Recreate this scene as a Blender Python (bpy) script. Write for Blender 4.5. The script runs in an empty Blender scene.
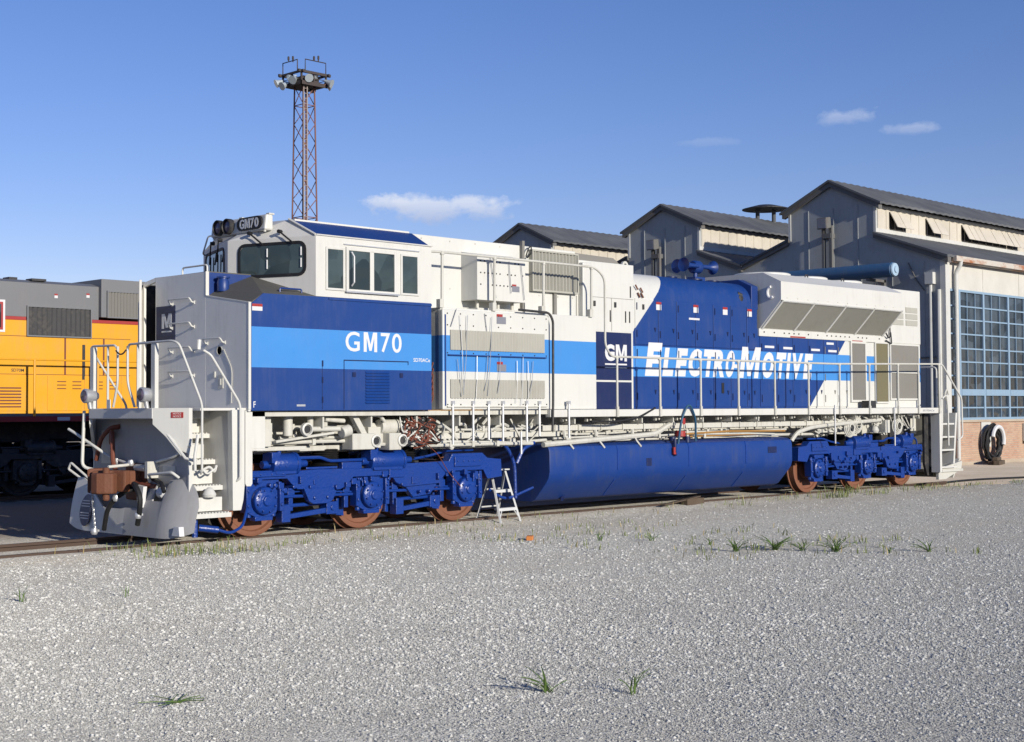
import bpy, bmesh, math, random
import numpy as np
from mathutils import Vector, Matrix
random.seed(7); rng = np.random.default_rng(7)
R = math.radians
scene = bpy.context.scene
C = scene.collection

# ------------------------------------------------------------------ camera
cam_d = bpy.data.cameras.new('camera')
cam = bpy.data.objects.new('camera', cam_d); C.objects.link(cam)
yaw, pit, rol, fpx = R(44.7016), R(1.97716), R(-.32361), 1440.57
fw = Vector((math.cos(pit)*math.cos(yaw), math.cos(pit)*math.sin(yaw), math.sin(pit)))
r0 = Vector((math.sin(yaw), -math.cos(yaw), 0)); u0 = r0.cross(fw)
rr = r0*math.cos(rol)+u0*math.sin(rol); uu = -r0*math.sin(rol)+u0*math.cos(rol)
mw = Matrix((rr, uu, -fw)).transposed().to_4x4(); mw.translation = Vector((-12.673, -18.878, 1.863))
cam.matrix_world = mw
cam_d.sensor_width = 36; cam_d.sensor_fit = 'HORIZONTAL'
cam_d.lens = fpx/1024*36
cam_d.shift_y = -(371-361)/1024
cam_d.clip_end = 3000
scene.camera = cam

# ------------------------------------------------------------------ light
SUN_AZ, SUN_EL = R(6.0), R(15.5)      # azimuth of travel measured from +Y towards +X
w = bpy.data.worlds.new('World'); scene.world = w; w.use_nodes = True
nt = w.node_tree; nt.nodes.clear()
sky = nt.nodes.new('ShaderNodeTexSky'); sky.sky_type = 'NISHITA'; sky.sun_disc = False
sky.sun_elevation = SUN_EL
sky.sun_rotation = math.pi+SUN_AZ
sky.air_density = 1.0; sky.dust_density = 0.0; sky.ozone_density = 2.2
bg = nt.nodes.new('ShaderNodeBackground'); bg.inputs['Strength'].default_value = 0.073
out = nt.nodes.new('ShaderNodeOutputWorld')
sun_d = bpy.data.lights.new('sun', 'SUN'); sun = bpy.data.objects.new('sun', sun_d); C.objects.link(sun)
sun_d.energy = 3.7; sun_d.angle = R(.5); sun_d.color = (1.0, .93, .82)
sdir = Vector((math.sin(SUN_AZ)*math.cos(SUN_EL), math.cos(SUN_AZ)*math.cos(SUN_EL), -math.sin(SUN_EL)))
sun.rotation_euler = sdir.to_track_quat('-Z', 'Y').to_euler()
sun.location = (-20, -60, 40)
scene.view_settings.view_transform = 'Standard'; scene.view_settings.look = 'None'
scene.view_settings.exposure = 0.44; scene.view_settings.gamma = 1.0

# ------------------------------------------------------------------ node expressions
class Ex:
    def __init__(s, tree, sock): s.t, s.s = tree, sock
    def _m(s, op, b=None, c=None):
        n = s.t.nodes.new('ShaderNodeMath'); n.operation = op
        s.t.links.new(s.s, n.inputs[0])
        for i, q in ((1, b), (2, c)):
            if q is None: continue
            if isinstance(q, Ex): s.t.links.new(q.s, n.inputs[i])
            else: n.inputs[i].default_value = q
        return Ex(s.t, n.outputs[0])
    def __add__(s, b): return s._m('ADD', b)
    def __sub__(s, b): return s._m('SUBTRACT', b)
    def __mul__(s, b): return s._m('MULTIPLY', b)
    def gt(s, b): return s._m('GREATER_THAN', b)
    def lt(s, b): return s._m('LESS_THAN', b)
    def both(s, b): return s._m('MULTIPLY', b)
    def either(s, b): return s._m('MAXIMUM', b)
    def ramp(s, a, b, c=0.0, d=1.0):
        n = s.t.nodes.new('ShaderNodeMapRange'); s.t.links.new(s.s, n.inputs[0])
        for i, q in enumerate((a, b, c, d)): n.inputs[i+1].default_value = q
        return Ex(s.t, n.outputs[0])
def coords(t):
    n = t.nodes.new('ShaderNodeTexCoord'); return n.outputs['Object']
def xyz(t, sock):
    n = t.nodes.new('ShaderNodeSeparateXYZ'); t.links.new(sock, n.inputs[0])
    return [Ex(t, o) for o in n.outputs]
def noise(t, vec, scale, detail=4, rough=.55, stretch=None):
    if stretch:
        mp = t.nodes.new('ShaderNodeMapping'); mp.inputs['Scale'].default_value = stretch
        t.links.new(vec, mp.inputs['Vector']); vec = mp.outputs[0]
    n = t.nodes.new('ShaderNodeTexNoise'); n.inputs['Scale'].default_value = scale
    n.inputs['Detail'].default_value = detail; n.inputs['Roughness'].default_value = rough
    t.links.new(vec, n.inputs['Vector']); return Ex(t, n.outputs['Fac'])
def voro(t, vec, scale, feature='F1', out='Distance', rand=1):
    n = t.nodes.new('ShaderNodeTexVoronoi'); n.feature = feature; n.inputs['Scale'].default_value = scale
    n.inputs['Randomness'].default_value = rand
    t.links.new(vec, n.inputs['Vector']); return n.outputs[out]
def mix(t, f, a, b, mode='MIX'):
    n = t.nodes.new('ShaderNodeMix'); n.data_type = 'RGBA'; n.blend_type = mode; n.clamp_factor = True
    for i, q in ((0, f), (6, a), (7, b)):
        if isinstance(q, Ex): t.links.new(q.s, n.inputs[i])
        elif hasattr(q, 'is_output'): t.links.new(q, n.inputs[i])
        elif isinstance(q, (int, float)): n.inputs[i].default_value = q
        else: n.inputs[i].default_value = (*q, 1)
    return n.outputs[2]
def new_mat(name):
    m = bpy.data.materials.new(name); m.use_nodes = True
    t = m.node_tree; p = t.nodes['Principled BSDF']; return m, t, p
def bump(t, p, h, dist=.01, strength=1.0):
    b = t.nodes.new('ShaderNodeBump'); b.inputs['Distance'].default_value = dist; b.inputs['Strength'].default_value = strength
    t.links.new(h.s if isinstance(h, Ex) else h, b.inputs['Height']); t.links.new(b.outputs[0], p.inputs['Normal'])

# sky: Nishita plus a few small clouds fixed in the sky
def dirv(v): return Vector(v).normalized()
tc = nt.nodes.new('ShaderNodeTexCoord')
def dot(vec, d):
    n = nt.nodes.new('ShaderNodeVectorMath'); n.operation = 'DOT_PRODUCT'
    nt.links.new(vec, n.inputs[0]); n.inputs[1].default_value = d; return Ex(nt, n.outputs['Value'])
gen = tc.outputs['Generated']
hs = nt.nodes.new('ShaderNodeHueSaturation'); hs.inputs['Saturation'].default_value = 1.2
nt.links.new(sky.outputs[0], hs.inputs['Color'])
col = mix(nt, 1.0, hs.outputs[0], (1.04, .91, 1.27), 'MULTIPLY')
cn = noise(nt, gen, 42, 5, .6, (1, 1, 1.9)); cn2 = noise(nt, gen, 130, 3, .6)
for d, ax, ay, amt in (((.6684, .7304, .1402), .045, .0098, .80), ((.6405, .7553, .1425), .018, .005, .6), ((.8359, .5133, .1946), .020, .005, .34),
                       ((.8586, .4782, .1847), .022, .0038, .30), ((.7867, .5899, .1819), .02, .0028, .12)):
    d = dirv(d); rt = dirv((d.y, -d.x, 0)); up = rt.cross(d)
    a = dot(gen, rt)*(1/ax); b = dot(gen, up)*(1/ay)
    b = b.ramp(-1.5, 0, -2.6, 0)._m('MINIMUM', b) if False else b
    rad = (a*a+b*b)._m('SQRT') + (cn-.5)*2.4 + (cn2-.5)*.9
    fac = rad.ramp(1.15, .45, 0, amt).both(dot(gen, d).gt(0))
    shade = b.ramp(-1.0, .4)
    ccol = mix(nt, shade, (4.4, 5.2, 7.4), (7.4, 7.9, 9.2))
    col = mix(nt, fac, col, ccol)
nt.links.new(col, bg.inputs['Color']); nt.links.new(bg.outputs[0], out.inputs['Surface'])

# ------------------------------------------------------------------ materials
PS = .78
def paint(name, colr, rough=.42, dirt=.25, dirtcol=(.23, .20, .16), metal=0, streak=True, spec=.5, bumpd=.0012):
    m, t, p = new_mat(name); v = coords(t); colr = tuple(q*PS for q in colr)
    a = noise(t, v, 2.3, 6, .6); b = noise(t, v, 3, 5, .6, (5, 5, .45)) if streak else noise(t, v, 11, 4)
    f = (a*b).ramp(.24, .5, 0, dirt)
    c = mix(t, f, colr, dirtcol)
    c = mix(t, noise(t, v, .8, 2).ramp(.3, .7, 0, .16), c, tuple(q*.72 for q in colr))
    t.links.new(c, p.inputs['Base Color'])
    t.links.new((a*.3+(rough-.12)).s, p.inputs['Roughness']); p.inputs['Metallic'].default_value = metal
    p.inputs['Specular IOR Level'].default_value = spec
    bump(t, p, noise(t, v, 9 if bumpd < .002 else 26, 3), bumpd)
    return m
WHITE, DKB, LTB, NAVY = (.595, .593, .55), (.006, .041, .195), (.048, .228, .57), (.007, .016, .075)
m_white = paint('white_paint', (.765, .76, .705), .45, .22)
m_whited = paint('weathered_white_paint', (.68, .67, .60), .55, .55)
m_blue = paint('blue_paint', (.012, .048, .225), .38, .05)
m_frontgray = paint('front_gray_paint', (.78, .765, .71), .5, .2)
m_nose = paint('nose_gray_paint', (.93, .91, .85), .5, .2)
m_plow = paint('worn_plow_paint', (.42, .42, .42), .55, .45)
m_navy = paint('navy_paint', (.009, .020, .095), .4, .05)
m_truckblue = paint('glossy_running_gear_blue', (.008, .050, .295), .28, .20, (.03, .035, .06), streak=False, bumpd=.006)
m_olive = paint('anti_glare_paint', (.115, .11, .095), .7, .2)
m_dark = paint('dark_steel', (.030, .030, .032), .55, .3, streak=False)
m_black = paint('black_rubber', (.012, .012, .013), .6, .1, streak=False)
m_rust = paint('rusty_wheel_steel', (.25, .098, .052), .62, .5, (.12, .055, .03), streak=False, bumpd=.003)
m_rustcast = paint('rusty_casting', (.19, .068, .032), .7, .6, (.10, .045, .025), streak=False, bumpd=.006)
m_rusthose = paint('red_brown_hose', (.20, .055, .03), .6, .3, (.12, .05, .03), streak=False)
m_alu = paint('bare_aluminium', (.72, .73, .74), .38, .2, metal=.6, streak=False)
m_screen = paint('radiator_screen_mesh', (.50, .485, .42), .75, .3)
m_grille = paint('grille_slats', (.50, .49, .42), .6, .35)
m_grilledk = paint('dark_grille_mesh', (.25, .24, .215), .7, .35)
m_olivemesh = paint('dusty_filter_mesh', (.30, .27, .16), .8, .3)
m_red = paint('red_paint', (.42, .035, .03), .45, .1)
m_orange = paint('orange_plastic', (.75, .26, .06), .5, .1)
m_yellow = paint('armour_yellow_paint', (.88, .42, .012), .42, .3)
m_gray = paint('harbour_gray_paint', (.20, .205, .215), .5, .25)
m_label = paint('label_gray', (.25, .26, .30), .5, .1)
m_letter = paint('white_lettering', (.82, .82, .82), .4, .05)
m_hosegrn = paint('blue_green_hose', (.02, .10, .19), .45, .1)
m_woodtie = paint('old_timber', (.12, .085, .055), .9, .4)
m_rail = paint('rusty_rail', (.09, .055, .038), .7, .5, (.08, .05, .03), streak=False)
def glass(name, colr=(.012, .018, .020), rough=.06):
    m, t, p = new_mat(name); v = coords(t)
    cell = t.nodes.new('ShaderNodeRGBToBW'); t.links.new(voro(t, v, 1.9, out='Color'), cell.inputs[0])
    t.links.new(mix(t, (noise(t, v, 1.6, 3)*.6+Ex(t, cell.outputs[0])*.5).ramp(.4, .8), colr, tuple(q*3.0+.01 for q in colr)), p.inputs['Base Color'])
    p.inputs['Roughness'].default_value = rough; p.inputs['Specular IOR Level'].default_value = .55
    bump(t, p, noise(t, v, 1.3, 2), .012)
    return m
m_glass = glass('dark_glass', (.020, .028, .036), .05); m_cabglass = glass('cab_glass', (.020, .030, .030), .05)
m_lens = glass('lamp_lens', (.05, .04, .06), .08)
m_mirrorlamp, t_, p_ = new_mat('floodlight_reflector'); p_.inputs['Base Color'].default_value = (.62, .70, .74, 1); p_.inputs['Metallic'].default_value = .5; p_.inputs['Roughness'].default_value = .3

def livery(name, rule, rough=.40):
    """coordinate-based paint scheme; object coordinates are metres from the front axle"""
    m, t, p = new_mat(name); v = coords(t); x, y, z = xyz(t, v)
    c = rule(t, x, y, z)
    a = noise(t, v, 1.9, 6, .6); b = noise(t, v, 3, 5, .6, (5, 5, .45))
    lum = noise(t, v, .5, 2).ramp(.3, .7, .5, 1); c = mix(t, (a*b).ramp(.24, .5, 0, .16)*lum, c, (.20, .19, .17), 'MIX')
    c = mix(t, noise(t, v, .9, 2).ramp(.35, .7, 0, .22), c, mix(t, 1.0, c, (.80, .82, .86), 'MULTIPLY'))
    t.links.new(c, p.inputs['Base Color']); t.links.new((a*.25+(rough-.1)).s, p.inputs['Roughness'])
    bump(t, p, noise(t, v, 1.7, 2)+noise(t, v, 8, 2)*.12, .012)
    return m
def band(z): return z.gt(2.515).both(z.lt(3.108))
m_cabpanel = livery('cab_side_livery', lambda t, x, y, z: mix(t, band(z), DKB, LTB))
m_cabinet = livery('cabinet_livery', lambda t, x, y, z: mix(t, band(z), WHITE, LTB))
def hood_rule(t, x, y, z):
    c = mix(t, band(z), WHITE, LTB)
    lo = (x-(z-3.385)._m('MAXIMUM', 0.0)*.99).gt(8.835)
    hi = (x+(z-4.22)._m('MAXIMUM', 0.0)*.85).gt(9.66).either(z.lt(4.2))
    right = (x-(z-1.93)*.98).lt(15.0)
    blue = lo.both(hi).both(right)
    blue = blue.both(band(z)._m('MULTIPLY', -1)+1)
    c = mix(t, blue, c, DKB)
    box = x.lt(8.835).both(z.lt(3.385))
    c = mix(t, box, c, (.58, .575, .53))
    nav = x.gt(7.0).both(x.lt(8.785)).both(z.lt(3.35)).both((z.gt(2.40).both(z.lt(2.435)))._m('MULTIPLY', -1)+1)
    return mix(t, nav, c, NAVY)
m_hood = livery('hood_livery', hood_rule)

# building
def cladding(name, colr, rustamt=.3):
    m, t, p = new_mat(name); v = coords(t); x, y, z = xyz(t, v)
    a = noise(t, v, .6, 5, .6); b = noise(t, v, 2.2, 6, .65, (2.5, 2.5, .35)); s = noise(t, v, 16, 2)
    c = mix(t, a.ramp(.35, .7, 0, .5), colr, tuple(q*.62 for q in colr))
    c = mix(t, (b*s).ramp(.33, .45, 0, rustamt), c, (.12, .06, .03))
    t.links.new(c, p.inputs['Base Color']); p.inputs['Roughness'].default_value = .75
    ridge = (y*14.0)._m('SINE')
    bump(t, p, ridge*.6+b, .02)
    return m
m_gable = paint('grey_sheet_cladding', (.45, .475, .48), .8, .3, (.14, .10, .075), spec=.15)
m_panel = cladding('pale_sheet_panel', (.58, .565, .51), .25)
m_cream = cladding('cream_clerestory_panel', (.57, .525, .44), .25)
m_trim = paint('weathered_roof_trim', (.17, .17, .165), .8, .6, (.12, .06, .035))
m_bwhite = paint('weathered_white_trim', (.70, .70, .66), .6, .35)
m_gutter, t_, p_ = new_mat('rust_streaked_gutter'); v_ = coords(t_)
t_.links.new(mix(t_, noise(t_, v_, 1.1, 6, .7, (.5, 1, 1.2)).ramp(.47, .6), (.50, .465, .40), (.34, .12, .04)), p_.inputs['Base Color']); p_.inputs['Roughness'].default_value = .7
m_roof, t_, p_ = new_mat('corrugated_roof'); v_ = coords(t_); x_, y_, z_ = xyz(t_, v_)
t_.links.new(mix(t_, noise(t_, v_, .7, 6, .6).ramp(.35, .65), (.075, .08, .088), (.125, .13, .135)), p_.inputs['Base Color']); p_.inputs['Roughness'].default_value = .8
m_sash = paint('light_blue_sash_paint', (.30, .44, .58), .5, .35)
m_tubeblue = paint('shaded_blue_tube_paint', (.05, .14, .28), .5, .3)  # blue darkened to put the tube's shade into its colour
m_brick, t_, p_ = new_mat('red_brick'); v_ = coords(t_)
mp_ = t_.nodes.new('ShaderNodeMapping'); mp_.inputs['Rotation'].default_value = (R(90), 0, 0); t_.links.new(v_, mp_.inputs[0])
bt = t_.nodes.new('ShaderNodeTexBrick'); t_.links.new(mp_.outputs[0], bt.inputs['Vector'])
bt.inputs['Scale'].default_value = 1.0; bt.inputs['Brick Width'].default_value = .22; bt.inputs['Row Height'].default_value = .075; bt.inputs['Mortar Size'].default_value = .008
bt.inputs['Color1'].default_value = (.40, .215, .14, 1); bt.inputs['Color2'].default_value = (.48, .30, .20, 1); bt.inputs['Mortar'].default_value = (.40, .36, .30, 1)
t_.links.new(mix(t_, noise(t_, v_, 1.5, 5).ramp(.4, .7, 0, .6), bt.outputs['Color'], (.50, .37, .26)), p_.inputs['Base Color']); p_.inputs['Roughness'].default_value = .9
bump(t_, p_, bt.outputs['Fac'], -.008)
m_conc, t_, p_ = new_mat('dusty_concrete'); v_ = coords(t_)
c_ = mix(t_, noise(t_, v_, .5, 7, .65).ramp(.35, .68), (.42, .345, .255), (.54, .46, .36)); c_ = mix(t_, noise(t_, v_, 30, 4, .7).ramp(.4, .7, 0, .35), c_, (.34, .285, .22))
t_.links.new(c_, p_.inputs['Base Color']); p_.inputs['Roughness'].default_value = .92; bump(t_, p_, noise(t_, v_, 40, 3), .006); p_.inputs['Diffuse Roughness'].default_value = 1.0
# gravel
m_gravel, t_, p_ = new_mat('crushed_limestone'); v_ = coords(t_); x_, y_, z_ = xyz(t_, v_)
v1 = t_.nodes.new('ShaderNodeTexVoronoi'); v1.inputs['Scale'].default_value = 55; t_.links.new(v_, v1.inputs['Vector'])
v2 = t_.nodes.new('ShaderNodeTexVoronoi'); v2.inputs['Scale'].default_value = 95; t_.links.new(v_, v2.inputs['Vector'])
v3 = t_.nodes.new('ShaderNodeTexVoronoi'); v3.inputs['Scale'].default_value = 20; t_.links.new(v_, v3.inputs['Vector'])
g3 = t_.nodes.new('ShaderNodeRGBToBW'); t_.links.new(v3.outputs['Color'], g3.inputs[0]); g3 = Ex(t_, g3.outputs[0])
g1 = t_.nodes.new('ShaderNodeRGBToBW'); t_.links.new(v1.outputs['Color'], g1.inputs[0]); g1 = Ex(t_, g1.outputs[0])
g2 = t_.nodes.new('ShaderNodeRGBToBW'); t_.links.new(v2.outputs['Color'], g2.inputs[0]); g2 = Ex(t_, g2.outputs[0])
c_ = mix(t_, (g1*.45+g2*.2+g3*.35).ramp(.25, .75), (.26, .255, .232), (.56, .55, .505))
big = noise(t_, v_, .22, 6, .62, (1, 1.6, 1)); mid = noise(t_, v_, 1.4, 5, .6, (.6, 1.5, 1))
c_ = mix(t_, big.ramp(.42, .66, 0, .55), c_, (.385, .365, .315))
c_ = mix(t_, mid.ramp(.50, .75, 0, .5), c_, (.36, .34, .295))
rutn = (y_+x_*.12+6.3+(x_*.5)._m('SINE')*.3); rut2 = (y_+x_*.12+8.0+(x_*.5)._m('SINE')*.3)
rutf = ((rutn*rutn*-8.0)._m('EXPONENT')+(rut2*rut2*-8.0)._m('EXPONENT'))*(big.ramp(.35, .6, .3, 1))
c_ = mix(t_, rutf*.5, c_, (.43, .405, .345))
trk = y_.ramp(-4.4, -1.7)*(mid.ramp(.3, .55, .45, 1))
c_ = mix(t_, trk*.4, c_, (.30, .26, .20))
c_ = mix(t_, y_.ramp(1.9, 3.4, 0, .9), c_, (.17, .145, .115))  # dirt between the tracks, darkened further to deepen the shade behind the locomotive
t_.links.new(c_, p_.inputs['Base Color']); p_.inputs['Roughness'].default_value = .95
p_.inputs['Specular IOR Level'].default_value = .2
h_ = Ex(t_, v3.outputs['Distance'])*-.8+Ex(t_, v1.outputs['Distance'])*-.7+Ex(t_, v2.outputs['Distance'])*-.3+noise(t_, v_, 5, 3)*.5
bump(t_, p_, h_, .016, .75); p_.inputs['Diffuse Roughness'].default_value = 1.0
def leaf(name, colr):
    m, t, p = new_mat(name); v = coords(t)
    t.links.new(mix(t, noise(t, v, 9, 3), colr, tuple(q*1.9 for q in colr)), p.inputs['Base Color']); p.inputs['Roughness'].default_value = .6
    return m
m_leaf = leaf('weed_leaf', (.075, .125, .028)); m_grass = leaf('dry_grass_blade', (.11, .135, .04))
m_stone, t_, p_ = new_mat('loose_stone'); 
gi = t_.nodes.new('ShaderNodeNewGeometry'); rp = Ex(t_, gi.outputs['Random Per Island'])
t_.links.new(mix(t_, rp.ramp(0, 1), (.25, .245, .22), (.70, .69, .635)), p_.inputs['Base Color']); p_.inputs['Roughness'].default_value = .9; p_.inputs['Diffuse Roughness'].default_value = 1.0

# ------------------------------------------------------------------ mesh builder
def fillet(pts, r):
    pts = [Vector(p) for p in pts]
    if r <= 0 or len(pts) < 3: return pts
    o = [pts[0]]
    for a, b, c in zip(pts, pts[1:], pts[2:]):
        d1, d2 = (a-b), (c-b); q = min(r, d1.length*.45, d2.length*.45)
        p0, p2 = b+d1.normalized()*q, b+d2.normalized()*q
        for k in range(5):
            s = k/4; o.append(p0*(1-s)**2+b*2*s*(1-s)+p2*s*s)
    o.append(pts[-1]); return o
def depth(o):
    d = 0
    while o.parent: o = o.parent; d += 1
    return d
class G:
    def __init__(s): s.v = []; s.f = []; s.mi = []; s.cur = 0
    def add(s, vs, fs):
        o = len(s.v); s.v += [tuple(v) for v in vs]
        for f in fs: s.f.append([i+o for i in f]); s.mi.append(s.cur)
        return s
    def mat(s, i): s.cur = i; return s
    def box(s, x0, x1, y0, y1, z0, z1):
        x0, x1 = sorted((x0, x1)); y0, y1 = sorted((y0, y1)); z0, z1 = sorted((z0, z1))
        return s.add([(x0, y0, z0), (x1, y0, z0), (x1, y1, z0), (x0, y1, z0), (x0, y0, z1), (x1, y0, z1), (x1, y1, z1), (x0, y1, z1)],
                     [(0, 3, 2, 1), (4, 5, 6, 7), (0, 1, 5, 4), (1, 2, 6, 5), (2, 3, 7, 6), (3, 0, 4, 7)])
    def hexa(s, b, t):   # bottom quad, top quad (both counter-clockwise seen from above)
        return s.add(list(b)+list(t), [(0, 3, 2, 1), (4, 5, 6, 7), (0, 1, 5, 4), (1, 2, 6, 5), (2, 3, 7, 6), (3, 0, 4, 7)])
    def prism(s, poly, ax, a0, a1):
        n = len(poly)
        def mk(p, a): return (a, p[0], p[1]) if ax == 'x' else ((p[0], a, p[1]) if ax == 'y' else (p[0], p[1], a))
        vs = [mk(p, a0) for p in poly]+[mk(p, a1) for p in poly]
        fs = [tuple(range(n))[::-1], tuple(range(n, 2*n))]+[(i, (i+1) % n, n+(i+1) % n, n+i) for i in range(n)]
        return s.add(vs, fs)
    def tube(s, pts, r, n=8, fil=0.0, closed=False):
        P = fillet(pts, fil) if fil else [Vector(p) for p in pts]
        rs = r if isinstance(r, (list, tuple)) else [r]*len(P)
        vs, fs = [], []
        ref = Vector((0, 0, 1)); prev = None
        for i, p in enumerate(P):
            if closed: d = P[(i+1) % len(P)]-P[i-1]
            else: d = (P[min(i+1, len(P)-1)]-P[max(i-1, 0)])
            d = d.normalized() if d.length > 1e-9 else Vector((0, 0, 1))
            if prev is None:
                u = d.cross(ref)
                if u.length < .05: u = d.cross(Vector((1, 0, 0)))
            else: u = prev-d*prev.dot(d)
            u.normalize(); prev = u; w_ = d.cross(u)
            for k in range(n):
                a = 2*math.pi*k/n; vs.append(p+(u*math.cos(a)+w_*math.sin(a))*rs[min(i, len(rs)-1)])
        m = len(P)
        for i in range(m if closed else m-1):
            for k in range(n):
                a = i*n+k; b = i*n+(k+1) % n; j = (i+1) % m
                fs.append((a, b, j*n+(k+1) % n, j*n+k))
        if not closed: fs += [tuple(range(n))[::-1], tuple((m-1)*n+k for k in range(n))]
        return s.add(vs, fs)
    def cyl(s, a, b, r, r2=None, n=16): return s.tube([a, b], [r, r if r2 is None else r2], n)
    def lathe(s, prof, axis, c, n=24, a0=0, a1=2*math.pi):   # prof = (radius, along-axis) pairs
        full = abs(a1-a0) > 6.28; m = n if full else n+1
        vs, fs = [], []
        for r, h in prof:
            for k in range(m):
                a = a0+(a1-a0)*k/n; p, q = r*math.cos(a), r*math.sin(a)
                vs.append((c[0]+h, c[1]+p, c[2]+q) if axis == 'x' else ((c[0]+p, c[1]+h, c[2]+q) if axis == 'y' else (c[0]+p, c[1]+q, c[2]+h)))
        for i in range(len(prof)-1):
            for k in range(n):
                a, b = i*m+k, i*m+(k+1) % m
                fs.append((a, b, b+m, a+m))
        fs += [tuple(range(m)), tuple((len(prof)-1)*m+k for k in range(m))[::-1]]
        return s.add(vs, fs)
    def sheet(s, grid, th):    # grid of points [[..],[..]] thickened along its normals
        n, m = len(grid), len(grid[0]); A = [[Vector(p) for p in row] for row in grid]
        B = []
        for i in range(n):
            row = []
            for j in range(m):
                du = A[min(i+1, n-1)][j]-A[max(i-1, 0)][j]; dv = A[i][min(j+1, m-1)]-A[i][max(j-1, 0)]
                row.append(A[i][j]+du.cross(dv).normalized()*th)
            B.append(row)
        vs = [p for r_ in A for p in r_]+[p for r_ in B for p in r_]; o = n*m; fs = []
        for i in range(n-1):
            for j in range(m-1):
                a, b, c, d = i*m+j, i*m+j+1, (i+1)*m+j+1, (i+1)*m+j
                fs += [(a, b, c, d), (o+d, o+c, o+b, o+a)]
        for i in range(n-1):
            for j in (0, m-1): fs.append((i*m+j, (i+1)*m+j, o+(i+1)*m+j, o+i*m+j))
        for j in range(m-1):
            for i in (0, n-1): fs.append((i*m+j, i*m+j+1, o+i*m+j+1, o+i*m+j))
        return s.add(vs, fs)
    def pieces(s, name, mats, parent=None, **k):
        """one object per connected piece"""
        par = list(range(len(s.v)))
        def find(a):
            while par[a] != a: par[a] = par[par[a]]; a = par[a]
            return a
        for f in s.f:
            for b in f[1:]: par[find(b)] = find(f[0])
        gr = {}
        for f in s.f: gr.setdefault(find(f[0]), []).append(f)
        for fs in gr.values():
            idx = sorted({i for f in fs for i in f}); mp = {q: i for i, q in enumerate(idx)}; h = G()
            h.add([s.v[i] for i in idx], [[mp[i] for i in f] for f in fs]); o = h.build(name, mats, parent, **k)
        return o
    def build(s, name, mats, parent=None, bevel=0, smooth=False, loc=None):
        me = bpy.data.meshes.new(name)
        vs = s.v
        if loc is not None: vs = [(a-loc[0], b-loc[1], c-loc[2]) for a, b, c in vs]
        me.from_pydata(vs, [], s.f)
        mats = mats if isinstance(mats, (list, tuple)) else [mats]
        for m in mats: me.materials.append(m)
        me.polygons.foreach_set('material_index', s.mi)
        bm = bmesh.new(); bm.from_mesh(me); bmesh.ops.recalc_face_normals(bm, faces=bm.faces); bm.to_mesh(me); bm.free()
        if smooth:
            me.polygons.foreach_set('use_smooth', [True]*len(me.polygons)); me.set_sharp_from_angle(angle=R(38))
        o = bpy.data.objects.new(name, me); C.objects.link(o)
        if loc is not None: o.location = loc
        if parent is not None:
            while depth(parent) > 1: parent = parent.parent
            o.parent = parent
        if bevel:
            b = o.modifiers.new('bevel', 'BEVEL'); b.width = bevel; b.segments = 2; b.limit_method = 'ANGLE'; b.angle_limit = R(40)
            b.harden_normals = False
        return o
def tag(o, label=None, cat=None, group=None, kind=None):
    for k, q in (('label', label), ('category', cat), ('group', group), ('kind', kind)):
        if q: o[k] = q
    return o
def thing(name, label, cat, loc=(0, 0, 0), group=None):
    o = bpy.data.objects.new(name, None); C.objects.link(o); o.location = loc; o.empty_display_size = .3
    return tag(o, label, cat, group)
def text_geo(body, x0, x1, z0, z1, y, shear=0.0, bold=0.0, depth=.002, face='-y', spacing=1.0):
    """letters as a solid mesh fitted into a box on a plane facing -Y (or -X: then x0,x1 are y from right to left)"""
    if body == 'M':
        P_ = [(0, 0), (0, 1), (.30, 1), (.5, .38), (.70, 1), (1, 1), (1, 0), (.78, 0), (.78, .72), (.585, .06), (.415, .06), (.22, .72), (.22, 0)]
        n = len(P_); vs = [(a, b, .01) for a, b in P_]+[(a, b, -.01) for a, b in P_]
        fs = [tuple(range(n)), tuple(range(n, 2*n))[::-1]]+[(i, (i+1) % n, n+(i+1) % n, n+i) for i in range(n)]
    else:
        cu = bpy.data.curves.new('letters', 'FONT'); cu.body = body; cu.offset = bold; cu.extrude = .01; cu.space_character = spacing; cu.resolution_u = 4
        ob = bpy.data.objects.new('letters', cu); C.objects.link(ob)
        dg = bpy.context.evaluated_depsgraph_get(); me = ob.evaluated_get(dg).to_mesh()
        vs = [tuple(v.co) for v in me.vertices]; fs = [tuple(p.vertices) for p in me.polygons]
        ob.evaluated_get(dg).to_mesh_clear(); bpy.data.objects.remove(ob); bpy.data.curves.remove(cu)
    xs = [v[0] for v in vs]; ys = [v[1] for v in vs]; ax, bx, ay, by = min(xs), max(xs), min(ys), max(ys)
    res = []
    for a, b, c in vs:
        tx, tz = (a-ax)/(bx-ax), (b-ay)/(by-ay)
        z = z0+tz*(z1-z0); X = x0+tx*(x1-x0)+shear*(z-z0); Y = y-(depth if c > 0 else -.001)
        res.append((X, Y, z) if face == '-y' else (Y, X, z))
    return res, fs

def word(g, chars, z0, z1, y, **k):
    for ch, x0, x1 in chars:
        vs, fs = text_geo(ch, x0, x1, z0, z1, y, **k); g.add(vs, fs)

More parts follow.
